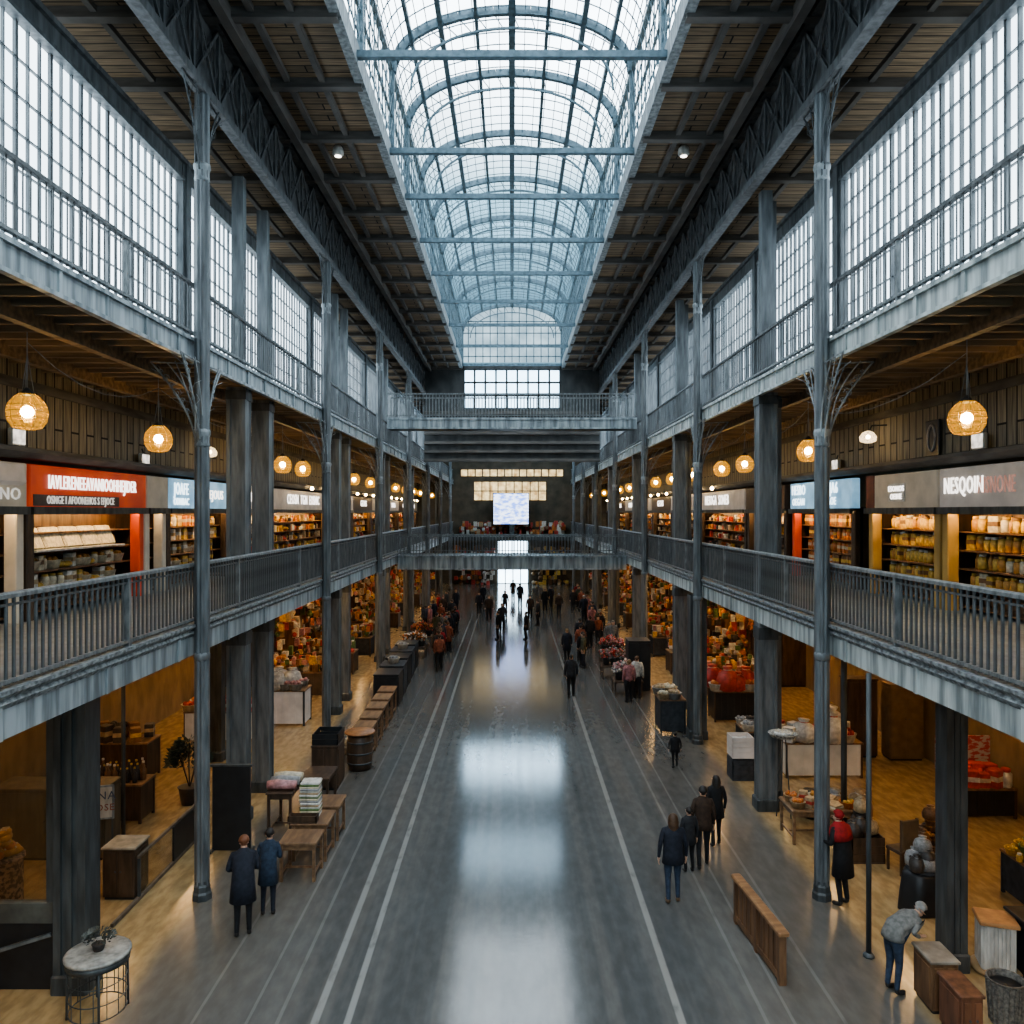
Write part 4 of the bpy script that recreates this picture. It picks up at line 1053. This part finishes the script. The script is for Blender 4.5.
# ------------------------------------------------------------------ furniture and stalls
def table(x,y,w,d,h,label,mat=WOODT,rz=0,cross=True,apron=.12,name='wooden_table',cat='table',leg=.06):
    o=empty(name,(x,y,0),label,cat,rz=rz)
    MB().cbox(-w/2,w/2,-d/2,d/2,h-.045,h,.012).build('table_top',mat,o)
    mb=MB()
    for q in (-1,1):
        mb.box(-w/2+.05,w/2-.05,q*(d/2-.06)-.012,q*(d/2-.06)+.012,h-.045-apron,h-.045); mb.box(q*(w/2-.06)-.012,q*(w/2-.06)+.012,-d/2+.05,d/2-.05,h-.045-apron,h-.045)
    mb.build('apron',mat,o)
    for a in (-1,1):
        for b in (-1,1):
            MB().prism([(a*(w/2-.06)-leg/2,b*(d/2-.06)-leg/2),(a*(w/2-.06)+leg/2,b*(d/2-.06)-leg/2),(a*(w/2-.06)+leg/2,b*(d/2-.06)+leg/2),(a*(w/2-.06)-leg/2,b*(d/2-.06)+leg/2)],0,h-.045).build('leg',mat,o)
    if cross:
        mb=MB()
        for a in (-1,1): mb.box(a*(w/2-.06)-.015,a*(w/2-.06)+.015,-d/2+.06,d/2-.06,.14,.18)
        mb.box(-w/2+.06,w/2-.06,-.015,.015,.14,.18); mb.build('stretcher',mat,o)
    return o
def tray(x,y,z,w,d,h,label,mat=WOODD,rz=0,name='open_crate',cat='crate',group=None):
    o=empty(name,(x,y,z),label,cat,group,rz=rz); t=.025
    MB().box(-w/2,w/2,-d/2,d/2,0,t).build('bottom',mat,o)
    for nm,a in (('side',(-w/2,w/2,-d/2,-d/2+t)),('side',(-w/2,w/2,d/2-t,d/2)),('side',(-w/2,-w/2+t,-d/2,d/2)),('side',(w/2-t,w/2,-d/2,d/2))):
        mb=MB(); n=max(1,int(h/.14))
        for k_ in range(n): mb.box(*a,t+(h-t)*k_/n+.006,t+(h-t)*(k_+1)/n-.004)
        mb.build(nm,mat,o)
    return o
def cabinet(x,y,w,d,h,label,mat=WOOD,rz=0,name='cabinet',cat='cabinet',top=None):
    o=empty(name,(x,y,0),label,cat,rz=rz)
    MB().cbox(-w/2,w/2,-d/2,d/2,.06,h-.04,.01).build('carcass',mat,o)
    MB().cbox(-w/2-.025,w/2+.025,-d/2-.025,d/2+.025,h-.04,h,.012).build('cabinet_top',top or mat,o)
    MB().box(-w/2+.03,w/2-.03,-d/2+.03,d/2-.03,0,.06).build('plinth',BLACK,o)
    for q in (-1,1):
        dr=MB().cbox(q*w/4-w/4+.03,q*w/4+w/4-.03,-d/2-.02,-d/2,.12,h-.1,.006).build('door',mat,o)
        MB().ball((q*.05,-d/2-.035,h*.55),.018,8,6).build('knob',IRON_D,dr)
        MB().box(q*w/2-(.015 if q<0 else 0),q*w/2+(.015 if q>0 else 0),-d/2+.06,d/2-.06,.14,h-.12).build('side_panel',mat,o)
    return o
def barrel(x,y,r,h,label,mat=WOODD,top=WOODT):
    o=empty('barrel_table',(x,y,0),label,'table')
    mb=MB().lathe([(r*.86,0),(r*.97,h*.25),(r,h*.5),(r*.97,h*.75),(r*.86,h)],18); mb.build('staves',mat,o)
    for z in (.18,.45,.75): MB().lathe([(r*.985+.012,0),(r*.985+.012,.05)],18,(0,0,h*z)).build('hoop',IRON_D,o)
    MB().lathe([(r*1.15,0),(r*1.18,.02),(r*1.15,.045)],20,(0,0,h)).build('barrel_top',top,o)
    return o
def cloth_stack(x,y,z,n,w,d,cols_,label,group,name='folded_cloth'):
    for i in range(n):
        c=cols_[i%len(cols_)]
        mb=MB().cbox(-w/2,w/2,-d/2,d/2,0,.042,.016)
        o=mb.build(name,[GC[c]]); o.location=(x+random.uniform(-.015,.015),y+random.uniform(-.015,.015),z+.044*i); o.rotation_euler=(0,0,random.uniform(-.06,.06))
        tag(o,label%(c,),'cloth',group)
def heap(x,y,z,r,n,kinds,label_tail,group,hh=.5,sc=1.0):
    """a pyramid of single goods"""
    lay=0; left=n; rr=r
    while left>0 and lay<9:
        m_=max(1,int(left*.5)) if lay<4 else left
        for i in range(m_):
            a=2*PI*i/m_+lay; q=rr*(1 if i%2 else .55) if m_>1 else 0
            kind,c,d=random.choice(kinds)
            put(kind,c,d,(x+q*math.cos(a),y+q*math.sin(a),z+lay*.2*hh*sc),'%s %s with %s accents, %s'%(c,kind.replace('_',' '),d,label_tail),group,random.uniform(0,6),sc*random.uniform(.85,1.15))
        left-=m_; lay+=1; rr*=.68
def stall(x,y,w,d,h,label,mat=WOODD,cloth=None,kinds=None,gl='',rows=2,rz=0,awn=None,sc=1.2,step=.24):
    o=empty('market_stall',(x,y,0),label,'stall',rz=rz)
    MB().cbox(-w/2,w/2,-d/2,d/2,h-.05,h,.012).build('counter_top',WOODT,o)
    mb=MB().box(-w/2+.04,w/2-.04,-d/2+.03,-d/2+.06,.08,h-.05); 
    for i in range(int(w/.22)): mb.box(-w/2+.06+.22*i,-w/2+.08+.22*i,-d/2+.015,-d/2+.03,.08,h-.05)
    mb.box(-w/2+.03,-w/2+.06,-d/2+.04,d/2-.04,.08,h-.05); mb.box(w/2-.06,w/2-.03,-d/2+.04,d/2-.04,.08,h-.05); mb.build('front_panel',cloth or mat,o)
    for a in (-1,1):
        for b in (-1,1): MB().box(a*(w/2-.05)-.03,a*(w/2-.05)+.03,b*(d/2-.05)-.03,b*(d/2-.05)+.03,0,h-.05 if not awn else (2.2 if b>0 else 2.0)).build('leg',mat,o)
    if awn: MB().extr_y([(0,0),(0,.03),(.01,.03),(.01,0)],0,.01) ; MB().add([(-w/2-.1,-d/2-.25,1.95),(w/2+.1,-d/2-.25,1.95),(w/2+.1,d/2+.05,2.25),(-w/2-.1,d/2+.05,2.25),(-w/2-.1,-d/2-.25,1.8),(w/2+.1,-d/2-.25,1.8)],[(0,1,2,3),(0,4,5,1)]).build('awning',awn,o)
    if kinds:
        c_,s_=math.cos(rz),math.sin(rz)
        for r_ in range(rows):
            u=-w/2+.16
            while u<w/2-.1:
                v=-d/2+.16+(d-.32)*(r_/(max(1,rows-1)) if rows>1 else .5)
                kind,c,dd=random.choice(kinds)
                put(kind,c,dd,(x+u*c_-v*s_,y+u*s_+v*c_,h),'%s %s with %s accents, %s'%(c,kind.replace('_',' '),dd,gl),gl,random.uniform(0,6),sc*random.uniform(.85,1.15)); u+=step*random.uniform(.9,1.2)
    return o
# --- left foreground
o=empty('round_table',(-6.2,11.98,0),'small round table with pale worn top and wire cage base, near left corner','table')
MB().lathe([(.42,0),(.46,.015),(.46,.05),(.42,.06)],28,(0,0,.87)).build('table_top',M('pale_worn_top',(.45,.44,.40),(.17,.165,.15),.35,(9,9,9),7,lo=.3,hi=.7),o)
MB().lathe([(.43,0),(.44,.0),(.44,.09),(.43,.09)],28,(0,0,.78)).build('apron',IRON_D,o)
for k in range(4):
    a=k*PI/2+.5; MB().tube([(.41*math.cos(a),.41*math.sin(a),.02),(.40*math.cos(a),.40*math.sin(a),.87)],.018,6).build('leg',IRON_D,o)
mb=MB()
for k in range(14):
    a=2*PI*k/14+.1; mb.tube([(.4*math.cos(a),.4*math.sin(a),.08),(.4*math.cos(a),.4*math.sin(a),.84)],.007,4)
for z in (.08,.3,.55): mb.tube([(.4*math.cos(t*PI/14),.4*math.sin(t*PI/14),z) for t in range(29)],.009,4)
mb.build('wire_cage',IRON_D,o)
def leaves(mb,n,r,h,z0,size,mi=0,sq=1.0):
    for i in range(n):
        a=random.uniform(0,2*PI); e_=random.uniform(-.2,1.2); q=r*random.uniform(.3,1)**.6
        p=Vector((q*math.cos(a)*math.cos(e_),q*math.sin(a)*math.cos(e_)*sq,z0+h*.5+h*.5*math.sin(e_)*random.uniform(.2,1)))
        d=Vector((math.cos(a),math.sin(a),random.uniform(-.3,.9))).normalized(); u=d.orthogonal().normalized(); l=size*random.uniform(.6,1.2)
        mb.add([tuple(p),tuple(p+d*l*.5+u*l*.22),tuple(p+d*l),tuple(p+d*l*.5-u*l*.22)],[(0,1,2,3)],mi)
o=empty('potted_plant',(-6.2,12.0,.93),'small bushy dark plant standing on the round table','plant')
MB().lathe([(.07,0),(.09,.08),(.1,.1),(.085,.1)],12).build('pot',POT,o)
mb=MB(); leaves(mb,260,.2,.26,.06,.07); mb.build('foliage',M('dusty_leaves',(.13,.14,.12),(.035,.04,.035),.6,(12,12,12)),o)
o=empty('potted_shrub',(-8.3,20.6,0),'dark bushy shrub in a pot in the left aisle by the black partition','plant')
MB().lathe([(.2,0),(.27,.4),(.3,.44),(.26,.44)],14).build('pot',POT,o)
mb=MB(); [mb.tube([(0,0,.4),(.15*math.cos(k),.15*math.sin(k),.9),(.3*math.cos(k),.3*math.sin(k),1.4)],.015,4) for k in range(6)]; mb.build('stem',WOODD,o)
mb=MB(); leaves(mb,900,.5,1.3,.45,.15); mb.build('foliage',GREEN,o)
# glazed kiosk at the left edge
o=empty('glazed_kiosk_screen',(-8.8,12.6,0),'dark framed glass screen over a black counter panel at the left edge','screen')
MB().box(-1.9,1.62,-.03,.03,0,1.05).build('lower_panel',BLACK,o)
MB().cbox(-1.9,1.62,-.06,.06,1.05,1.38,.02).build('bottom_frame',M('screen_frame_grey',(.12,.13,.12),(.07,.075,.07)),o)
MB().box(1.5,1.62,-.06,.06,1.38,4.6).build('side_frame',IRON_D,o); MB().box(-1.9,1.5,-.008,.008,1.38,4.6).build('pane',GLASSC,o)
MB().bar((-1.7,-.5,0.02),(1.6,-.1,.9),.05,.05).build('slanted_rail',IRON,o)
cabinet(-10.0,17.6,2.4,.8,1.55,'long brown panelled counter seen through the left glass screen',M('drab_panel_wood',(.16,.12,.075),(.09,.068,.045),.6,(6,6,1)),name='panelled_counter',cat='counter')
o=empty('display_drum',(-9.65,15.2,0),'patterned drum piled with orange-brown bread, left edge behind the glass','display')
MB().lathe([(.3,0),(.32,.02),(.32,.9),(.36,.92),(.36,.97),(.3,.97)],16).build('drum',M('speckled_drum',(.42,.28,.2),(.06,.04,.035),.6,(14,14,14),4,lo=.45,hi=.55),o)
heap(-9.65,15.2,.97,.22,9,[('loaf','orange','gold'),('loaf','amber','cream')],'on the patterned drum','loaves on the patterned drum',.35,1.3)
cabinet(-7.6,15.75,.62,.6,1.02,'dark stand with pale worn top beside the glass barrier, left aisle',WOODD,name='display_stand',cat='stand',top=M('pale_stand_top',(.40,.35,.27),(.22,.19,.14)))
o=empty('glass_barrier',(-7.2,16.3,0),'low glass barrier with thin rails running along the left aisle edge','barrier')
MB().bar((0,-1.9,.05),(0,1.9,.05),.06,.06).build('bottom_rail',M('brown_rail',(.17,.135,.10),(.09,.07,.055)),o); MB().bar((0,-.9,.85),(0,1.9,.85),.05,.05).build('top_rail',M('brown_rail_top',(.17,.135,.10),(.09,.07,.055)),o)
for yy in (-.85,1.85): MB().box(-.025,.025,yy-.025,yy+.025,.05,.85).build('post',IRON_D,o)
MB().box(-.006,.006,-.8,.7,.1,.82).build('pane',GLASSC,o); MB().box(-.02,.02,.7,1.85,.08,.80).build('dark_panel',BLACK,o)
o=empty('notice_board',(-8.75,16.9,1.0),'small white notice with dark lettering on a thin frame, left aisle','sign',rz=.25)
MB().cbox(-.32,.32,-.02,.02,0,.72,.01).build('frame',IRON_L,o); MB().box(-.28,.28,-.028,-.02,.04,.68).build('notice_face',WHITE,o)
text_mesh('OENA',.24,M('notice_blue',(.10,.12,.2)),o,(0,-.032,.5),(PI/2,0,0),ext=.003,bold=0); text_mesh('HBOSE',.2,M('notice_rust',(.35,.12,.08)),o,(0,-.032,.25),(PI/2,0,0),ext=.003,bold=0)
for q in (-1,1): MB().box(q*.28-.015,q*.28+.015,-.01,.01,-1.0,0).build('leg',IRON_D,o)
o=empty('black_partition',(-6.2,17.7,0),'plain black partition board standing before the left pillars','partition')
MB().cbox(-.42,.42,-.04,.04,.03,1.88,.01).build('board',BLACK,o); MB().box(-.46,.46,-.05,.05,1.88,1.92).build('cap_rail',IRON_D,o)
for q in (-1,1): MB().box(q*.42-.03,q*.42+.03,-.18,.18,0,.05).build('foot',IRON_D,o)
# tables along the left
table(-4.35,16.55,.78,.75,.80,'worn wooden table nearest the leaning figures, front of the left row')
table(-4.35,17.55,.8,.85,.82,'wooden table carrying the folded cloth pile, second in the left row')
table(-4.3,18.6,.75,.8,.80,'wooden table behind the folded cloth pile, third in the left row')
tray(-4.5,17.25,.82,.62,.22,.16,'dark wooden tray at the near edge of the cloth-pile table',WOODD)
cloth_stack(-4.45,17.7,.82,17,.42,.36,['white','grey','cream','green','white','tan'],'%s folded cloth in the tall pile on the wooden table','tall folded cloth pile on the left table',)
table(-5.35,18.9,.62,1.1,1.05,'narrow table draped with a pink cloth roll beside the pillars, left',WOODD,name='draped_table')
for i,c in enumerate(('pink','grey','cream')):
    mb=MB(); mb.tube([(-.33,-.3+.3*i,.1),(-.1,-.3+.3*i,.115),(.33,-.3+.3*i,.1)],[.1,.115,.1],12); b=mb.build('cloth_roll',[GC[c]]); b.location=(-5.35,18.9,1.05)
    tag(b,'%s rolled cloth lying across the draped table by the left pillars'%c,'cloth')
table(-4.9,20.3,.75,1.0,.9,'plain dark table between the draped table and the crate stand, left',WOODD)
cabinet(-5.05,22.0,.7,.9,1.2,'tall dark crate stand left of the round barrel table',WOODD,name='crate_stand',cat='stand')
tray(-5.05,22.0,1.2,.7,.8,.3,'open dark crate on top of the crate stand, left row',BLACK)
barrel(-4.45,23.4,.38,1.05,'round barrel table with an orange-brown top, left row',WOODD,M('orange_top',(.42,.20,.08),(.25,.11,.045),.45,(7,7,7)))
for i in range(5):
    table(-4.55-.02*i,24.7+1.25*i,.62,.95,.95,'tan-topped wooden table in the left row, %s beyond the barrel'%ORD[i],WOODT)
for i in range(3):
    put('basket','white' if i else 'cream','tan',(-5.25+.1*i,24.9+.2*i,.0),'pale basket heaped with rolls on the floor behind the barrel table','pale baskets behind the barrel table',0,1.8)
for i in range(5):
    cabinet(-4.85-.05*i,31.4+1.75*i,.95,1.3,1.25,'dark tall cabinet in the left row beyond the tan tables, %s'%ORD[i],(BLACK,DKGREY)[i%2],name='dark_cabinet')
    if i%2: put('basket','white','grey',(-4.85-.05*i,31.4+1.75*i,1.25),'pale basket on the %s dark cabinet of the left row'%ORD[i],None,0,1.5)
# left aisle stalls behind the columns
KF=[('basket','gold','amber'),('basket','white','orange'),('carton','red','white'),('jar','gold','white'),('basket','cream','red')]
stall(-9.6,26.5,2.2,1.0,1.0,'left aisle stall with gold and orange baskets seen beyond the second pillars',WOODD,BEIGE,KF,'baskets on the gold stall in the left aisle',2,sc=1.6,step=.36)
stall(-7.9,28.5,1.3,1.0,1.25,'speckled pale stall of bundles behind the second left column',DKGREY,GREYB,[('sack','white','grey'),('basket','grey','pink')],'bundles on the pale stall by the second left column',2,sc=1.4,step=.4)
stall(-11.2,22.6,2.2,.9,1.1,'left aisle counter with dark mesh boxes by the ochre wall',WOODD,None,[('carton','dark','tan'),('carton','brown','gold'),('basket','tan','dark')],'boxes on the dark counter by the ochre wall',2,sc=1.7,step=.4)
stall(-9.6,19.6,1.4,.8,.95,'left aisle stand of small dark bottles behind the black partition',WOODD,None,[('bottle','dark','gold'),('bottle','brown','white')],'dark bottles behind the black partition',3,sc=1.4,step=.16)
# --- right foreground
o=empty('wooden_barrier',(4.2,13.65,0),'standing brown wooden panelled barrier on the open floor, right','barrier',rz=.09)
for yy in (-.95,0,.95): MB().cbox(-.06,.06,yy-.05,yy+.05,0,.84,.012).build('post',WOOD,o)
MB().cbox(-.09,.09,-1.05,1.05,.80,.87,.02).build('cap_rail',M('lit_wood_cap',(.36,.20,.10),(.2,.105,.05),.4,(2,9,9)),o)  # brighter copy of the brown wood, light put into its colour
mb=MB().box(-.03,.03,-.95,.95,.08,.8)
for k in range(10): mb.box(-.042,.042,-.9+.19*k,-.885+.19*k,.1,.78)
mb.build('panel',WOOD,o); MB().box(-.05,.05,-.95,.95,.06,.16).build('bottom_rail',WOOD,o)
cabinet(6.46,12.2,.40,.55,.80,'near brown wooden cabinet with pale top beside the bent figure',WOOD,top=M('pale_cabinet_top',(.30,.26,.21),(.16,.13,.1)))
cabinet(6.42,11.45,.30,.6,.76,'lower reddish wooden cabinet at the bottom edge, right',M('reddish_wood',(.20,.085,.045),(.09,.04,.022),.5,(8,8,1.5),7))
table(7.05,18.45,1.5,.95,.78,'brown wooden table heaped with goods beside the first right column',WOODT)
KX=[('basket','tan','orange'),('carton','tan','red'),('basket','cream','amber'),('folded_cloth','tan','cream'),('basket','orange','gold')]
for i in range(9): 
    kind,c,d=KX[i%5]; put(kind,c,d,(6.5+.28*(i%5),18.2+.42*(i//5),.78),'%s %s with %s accents on the brown goods table, right'%(c,kind.replace('_',' '),d),'goods on the brown table by the first right column',i*.7,1.0)
for i in range(3): put('sack',('dark','grey','tan')[i],'white',(7.35+.62*i,19.75,0),'%s tied sack standing behind the brown goods table'%('dark','grey','tan')[i],None,0,1.4)
o=empty('wicker_tray',(6.62,19.55,2.0),'round pale wicker tray standing on a thin stand by the paired right pillars','tray')
MB().lathe([(.05,0),(.3,.02),(.34,.09),(.36,.1),(.33,.1),(.28,.045),(.05,.04)],20).build('tray_bowl',M('white_wicker',(.62,.62,.58),(.2,.2,.19),.6,(22,22,22),3,lo=.42,hi=.58),o)
for k in range(3): MB().tube([(.2*math.cos(2.1*k),.2*math.sin(2.1*k),-2.0),(.06*math.cos(2.1*k),.06*math.sin(2.1*k),.01)],.014,5).build('leg',IRON_D,o)
for i in range(7): put('loaf','white','cream',(6.62+.15*math.cos(i)*(i>0),19.55+.15*math.sin(i)*(i>0),2.06),'pale roll lying in the round wicker tray','pale rolls in the wicker tray',i,.8)
for i in range(2): tray(6.45,22.6,.62*i,.6,.6,.58,('grey slatted crate at the bottom of the pair by the right pillars','pale topped grey crate stacked on the lower crate, right')[i],DKGREY if i==0 else GREYB)
cloth_stack(6.45,22.6,.66,10,.46,.46,['grey','white'],'%s cloth packed inside the upper grey crate','cloths in the upper grey crate')
o=empty('easel_chair',(8.15,16.7,0),'tall dark chair with a plain back panel among brown bundles, right aisle','chair',rz=.3)
MB().cbox(-.24,.24,-.22,.22,.44,.5,.015).build('seat',WOODD,o); MB().cbox(-.22,.22,-.23,-.19,.55,1.15,.02).build('backrest',M('drab_back_panel',(.15,.11,.07),(.10,.075,.05)),o)
for a in (-1,1):
    for b in (-1,1): MB().box(a*.2-.02,a*.2+.02,b*.18-.02,b*.18+.02,0,1.15 if b<0 else .44).build('leg',WOODD,o)
tray(7.6,17.4,0,.7,.7,.55,'dark low crate beside the tall chair, right aisle',WOODD); tray(8.95,17.1,0,.8,.8,.5,'brown low crate right of the tall chair',WOOD)
heap(7.6,17.4,.5,.28,10,[('sack','dark','tan'),('sack','tan','brown'),('basket','brown','dark')],'heaped on the dark crate by the tall chair','bundles on the dark crate by the tall chair',.8,.75)
heap(8.95,17.1,.45,.3,10,[('sack','brown','tan'),('basket','brown','amber'),('sack','dark','brown')],'heaped on the brown crate by the tall chair','bundles on the brown crate by the tall chair',.8,.75)
o=empty('draped_stand',(7.75,15.1,0),'stand draped in black cloth with grey bundles on top, right aisle','stand')
vs=[];fs=[]
for i,(z,r) in enumerate(((.02,.44),(.35,.41),(.7,.36),(.76,.3),(.77,.05))):
    for k in range(24):
        a=2*PI*k/24; q=r*(1+.07*math.cos(6*a)*(1 if i<3 else 0)); vs.append((q*math.cos(a),q*.85*math.sin(a),z))
for i in range(4):
    for k in range(24): fs.append((i*24+k,i*24+(k+1)%24,(i+1)*24+(k+1)%24,(i+1)*24+k))
MB().add(vs,fs,0,True).build('drape',BLACK,o); MB().lathe([(.3,0),(.3,.03)],16,(0,0,.75)).build('stand_top',DKGREY,o)
heap(7.75,15.1,.78,.22,11,[('sack','grey','white'),('sack','dark','grey'),('basket','grey','dark')],'on the black draped stand','bundles on the black draped stand',.75,.7)
o=empty('ribbed_display_box',(7.92,13.1,0),'white ribbed display box with tan lid on a round base, right edge','display box',rz=-.3)
MB().lathe([(.35,0),(.38,.03),(.38,.07),(.34,.09)],24).build('round_base',M('tan_base',(.45,.30,.16),(.3,.2,.1)),o)
mb=MB().box(-.24,.24,-.22,.22,.09,.82)
for k in range(9): mb.box(-.235+.055*k,-.205+.055*k,-.24,-.22,.1,.8); 
for k in range(8): mb.box(-.26,-.24,-.21+.055*k,-.18+.055*k,.1,.8)
mb.build('ribbed_body',WHITE,o); MB().cbox(-.29,.29,-.27,.27,.82,.88,.015).build('lid',M('tan_lid',(.55,.30,.13),(.32,.16,.07)),o)
cabinet(8.45,13.0,.5,.6,.95,'dark blue-black cabinet at the right edge beside the ribbed white box',BLACK,name='dark_cabinet')
o=empty('wicker_bin',(7.25,11.75,0),'pale slatted bin with dark lining in the lower right corner','bin')
mb=MB().lathe([(.2,0),(.24,.62),(.26,.66),(.24,.66),(.225,.6),(.19,.05)],4*5,smooth=False)
for k in range(20): a=2*PI*k/20; mb.bar((.205*math.cos(a),.205*math.sin(a),.03),(.25*math.cos(a),.25*math.sin(a),.62),.03,.02)
mb.build('slatted_body',M('bin_wicker',(.22,.20,.17),(.08,.075,.07),.7,(20,20,20)),o); MB().lathe([(.215,0),(.215,.02)],18,(0,0,.55)).build('lining',BLACK,o)
stall(10.15,15.4,1.0,.9,.85,'grey stand carrying a tall pile of yellow goods at the right edge',DKGREY,DKGREY)
heap(10.0,15.3,.85,.36,26,[('basket','gold','gold'),('loaf','gold','cream'),('basket','green','gold'),('jar','gold','white')],'in the yellow pile at the right edge','yellow pile at the right edge',.8,.8)
stall(11.6,19.9,1.5,.8,.75,'right aisle stall of red and white boxes below the gallery edge',WOODD,BLACK,[('carton','red','white'),('carton','red','cream'),('jar','white','red')],'boxes on the red and white stall',3,sc=1.7,step=.3)
o=empty('stall_backdrop',(11.6,20.6,0),'red and white display board standing behind the red box stall','board')
MB().cbox(-.7,.7,-.03,.03,.9,1.75,.01).build('board',M('red_white_display',(.5,.10,.10),(.55,.52,.48),.6,(6,6,11),2,lo=.45,hi=.55),o)
for q in (-1,1): MB().box(q*.62-.025,q*.62+.025,-.03,.03,0,.92).build('leg',IRON_D,o)
stall(12.1,15.4,.7,1.6,1.1,'dark stall of mesh boxes at the right edge by the wall',WOODD,None,[('carton','dark','tan'),('basket','grey','gold')],'mesh boxes on the dark right wall stall',2,sc=1.5,step=.3)
# wall units at the back of the right aisle
for x_,y_,w_,h_,lab in ((11.9,24.4,1.0,2.3,'tall brown wardrobe-like cabinet at the back of the right aisle'),(10.7,24.7,.9,2.4,'tall dark cabinet left of the brown one, right aisle')):
    cabinet(x_,y_,w_,.6,h_,lab,M('drab_brown_'+str(int(x_)),(.22,.15,.085),(.16,.105,.06)) if x_>11 else WOODD,name='tall_cabinet')
# --- right mid-ground
stall(7.3,24.4,.7,1.1,.95,'dark stall with grey baskets between the right pillars',DKGREY,BLACK,[('basket','grey','dark'),('basket','white','grey')],'grey baskets on the dark right stall',2,sc=1.3,step=.3)
stall(5.45,27.6,.9,1.1,1.15,'dark slatted stall against the second right column',BLACK,DKGREY,[('basket','tan','cream'),('basket','grey','tan')],'baskets on the dark slatted stall, right',2,sc=1.5,step=.32)
stall(8.8,23.0,2.2,1.0,1.0,'right aisle stall of white and red wares behind the paired pillars',WOODD,BEIGE,[('basket','white','red'),('carton','white','red'),('jar','cream','red'),('sack','white','red')],'white and red wares in the right aisle',2,sc=1.6,step=.36)
stall(8.4,29.0,2.4,1.0,1.1,'right aisle stall of red and orange wares beyond the broad pillar',WOODD,BLACK,[('sack','red','cream'),('basket','red','orange'),('carton','red','white'),('basket','white','orange')],'red and orange wares in the right aisle',2,sc=1.7,step=.36)
cabinet(5.35,34.0,.9,1.0,2.1,'tall black cabinet beside the flower stall, right row',BLACK,name='tall_cabinet')
def flower_stall(x,y,label,cs,w=1.2):
    o=empty('flower_stall',(x,y,0),label,'stall')
    MB().cbox(-w/2,w/2,-.5,.5,.55,.62,.015).build('counter_top',WOODD,o)
    for a in (-1,1):
        for b in (-1,1): MB().box(a*(w/2-.06)-.03,a*(w/2-.06)+.03,b*.42-.03,b*.42+.03,0,.55).build('leg',WOODD,o)
    for k in range(3): MB().lathe([(.13,0),(.18,.3),(.19,.32),(.16,.32)],10,(-w/2+.25+(w-.5)/2*k,-.1,.62)).build('bucket',IRON_D,o)
    mb=MB()
    for i in range(240):
        u=random.uniform(-w/2,w/2); v=random.uniform(-.45,.45); z=.95+random.uniform(0,.45)*(1-abs(u)/w); mb.ball((u,v,z),random.uniform(.03,.065),6,4,random.randrange(len(cs)))
    b=mb.build('blossoms',[GC[c] for c in cs],o); b['kind']='stuff'
    mb=MB(); leaves(mb,160,w*.5,.5,.75,.16,0,.7); b=mb.build('foliage',GREEN,o); b['kind']='stuff'
for x_,y_,lab,cs in ((4.75,33.0,'flower stall of white and pink blossoms nearest on the right',['white','pink','pink','grey']),(4.6,36.2,'flower stall of red and pink blossoms behind the nearest, right',['pink','red','brown','grey']),(4.9,39.5,'flower stall of dusky red blossoms farthest on the right',['red','brown','pink']),
                     (-5.0,44.6,'flower stall of orange-red blossoms by the left crowd',['red','orange','brown']),(-5.0,41.2,'flower stall of pale and rust blossoms by the left cabinets',['white','rust' if 'rust' in GC else 'orange','brown'])):
    flower_stall(x_,y_,lab,cs)
# far aisles: stalls with small wares
MIXW=[GC[k] for k in ('gold','amber','cream','brown','red','tan','white','orange','pink','dark','green')]
for sd,s in SIDES:
    for i,y in enumerate((33,37.5,42,47,52,58,64,71,78)):
        o=stall(s*8.7,y,2.8,1.2,1.0,'amber-lit aisle stall under the %s gallery, %s beyond the second column'%(sd,ORD[i]),WOODD,(M('brown_cloth_%s%d'%(sd,i),(.14,.10,.07)),WOODD,DKGREY)[i%3],None,'',awn=None)
        heap_mesh(130,s*8.7-1.3,s*8.7+1.3,y-.5,y+.5,1.0,1.0,.24,MIXW,'stall_wares','jumble of small wares on a far stall under the %s gallery'%sd,[1.0,1.15,1.3])
        cabinet(s*11.6,y+1.6,2.6,.6,2.4,'tall wooden wall cabinet behind the far %s aisle stalls, %s in line'%(sd,ORD[i]),WOOD if i%2 else WOODD,name='wall_cabinet')
        heap_mesh(90,s*9.9-.5,s*9.9+.5,y+1.2,y+3.2,.0,.0,.3,MIXW,'hanging_wares','dense mass of wares hanging under the far %s gallery'%sd,[.02,.4,.8,1.2,1.6,2.0,2.4,2.8,3.2])
# far gallery end: red and white wares below the screen
heap_mesh(160,-5.4,5.4,Y1-2.2,Y1-.6,5.2,5.2,.42,[GC['red'],GC['orange'],GC['white'],GC['tan'],GC['red']],'far_wares','red and white wares massed on the far end gallery below the screen',[5.2,5.6,6.0])
heap_mesh(110,-5.8,-1.9,Y1-1.8,Y1-.5,2.2,2.2,.4,[GC['red'],GC['white'],GC['brown'],GC['orange']],'far_wares','red wares massed beside the far doorway',[0.0,.5,1.0,1.5,2.0,2.5,3.0,3.5])
heap_mesh(110,2.1,5.8,Y1-1.8,Y1-.5,2.2,2.2,.4,[GC['amber'],GC['tan'],GC['brown'],GC['gold']],'far_wares','amber wares massed on the other side of the far doorway',[0.0,.5,1.0,1.5,2.0,2.5,3.0,3.5])
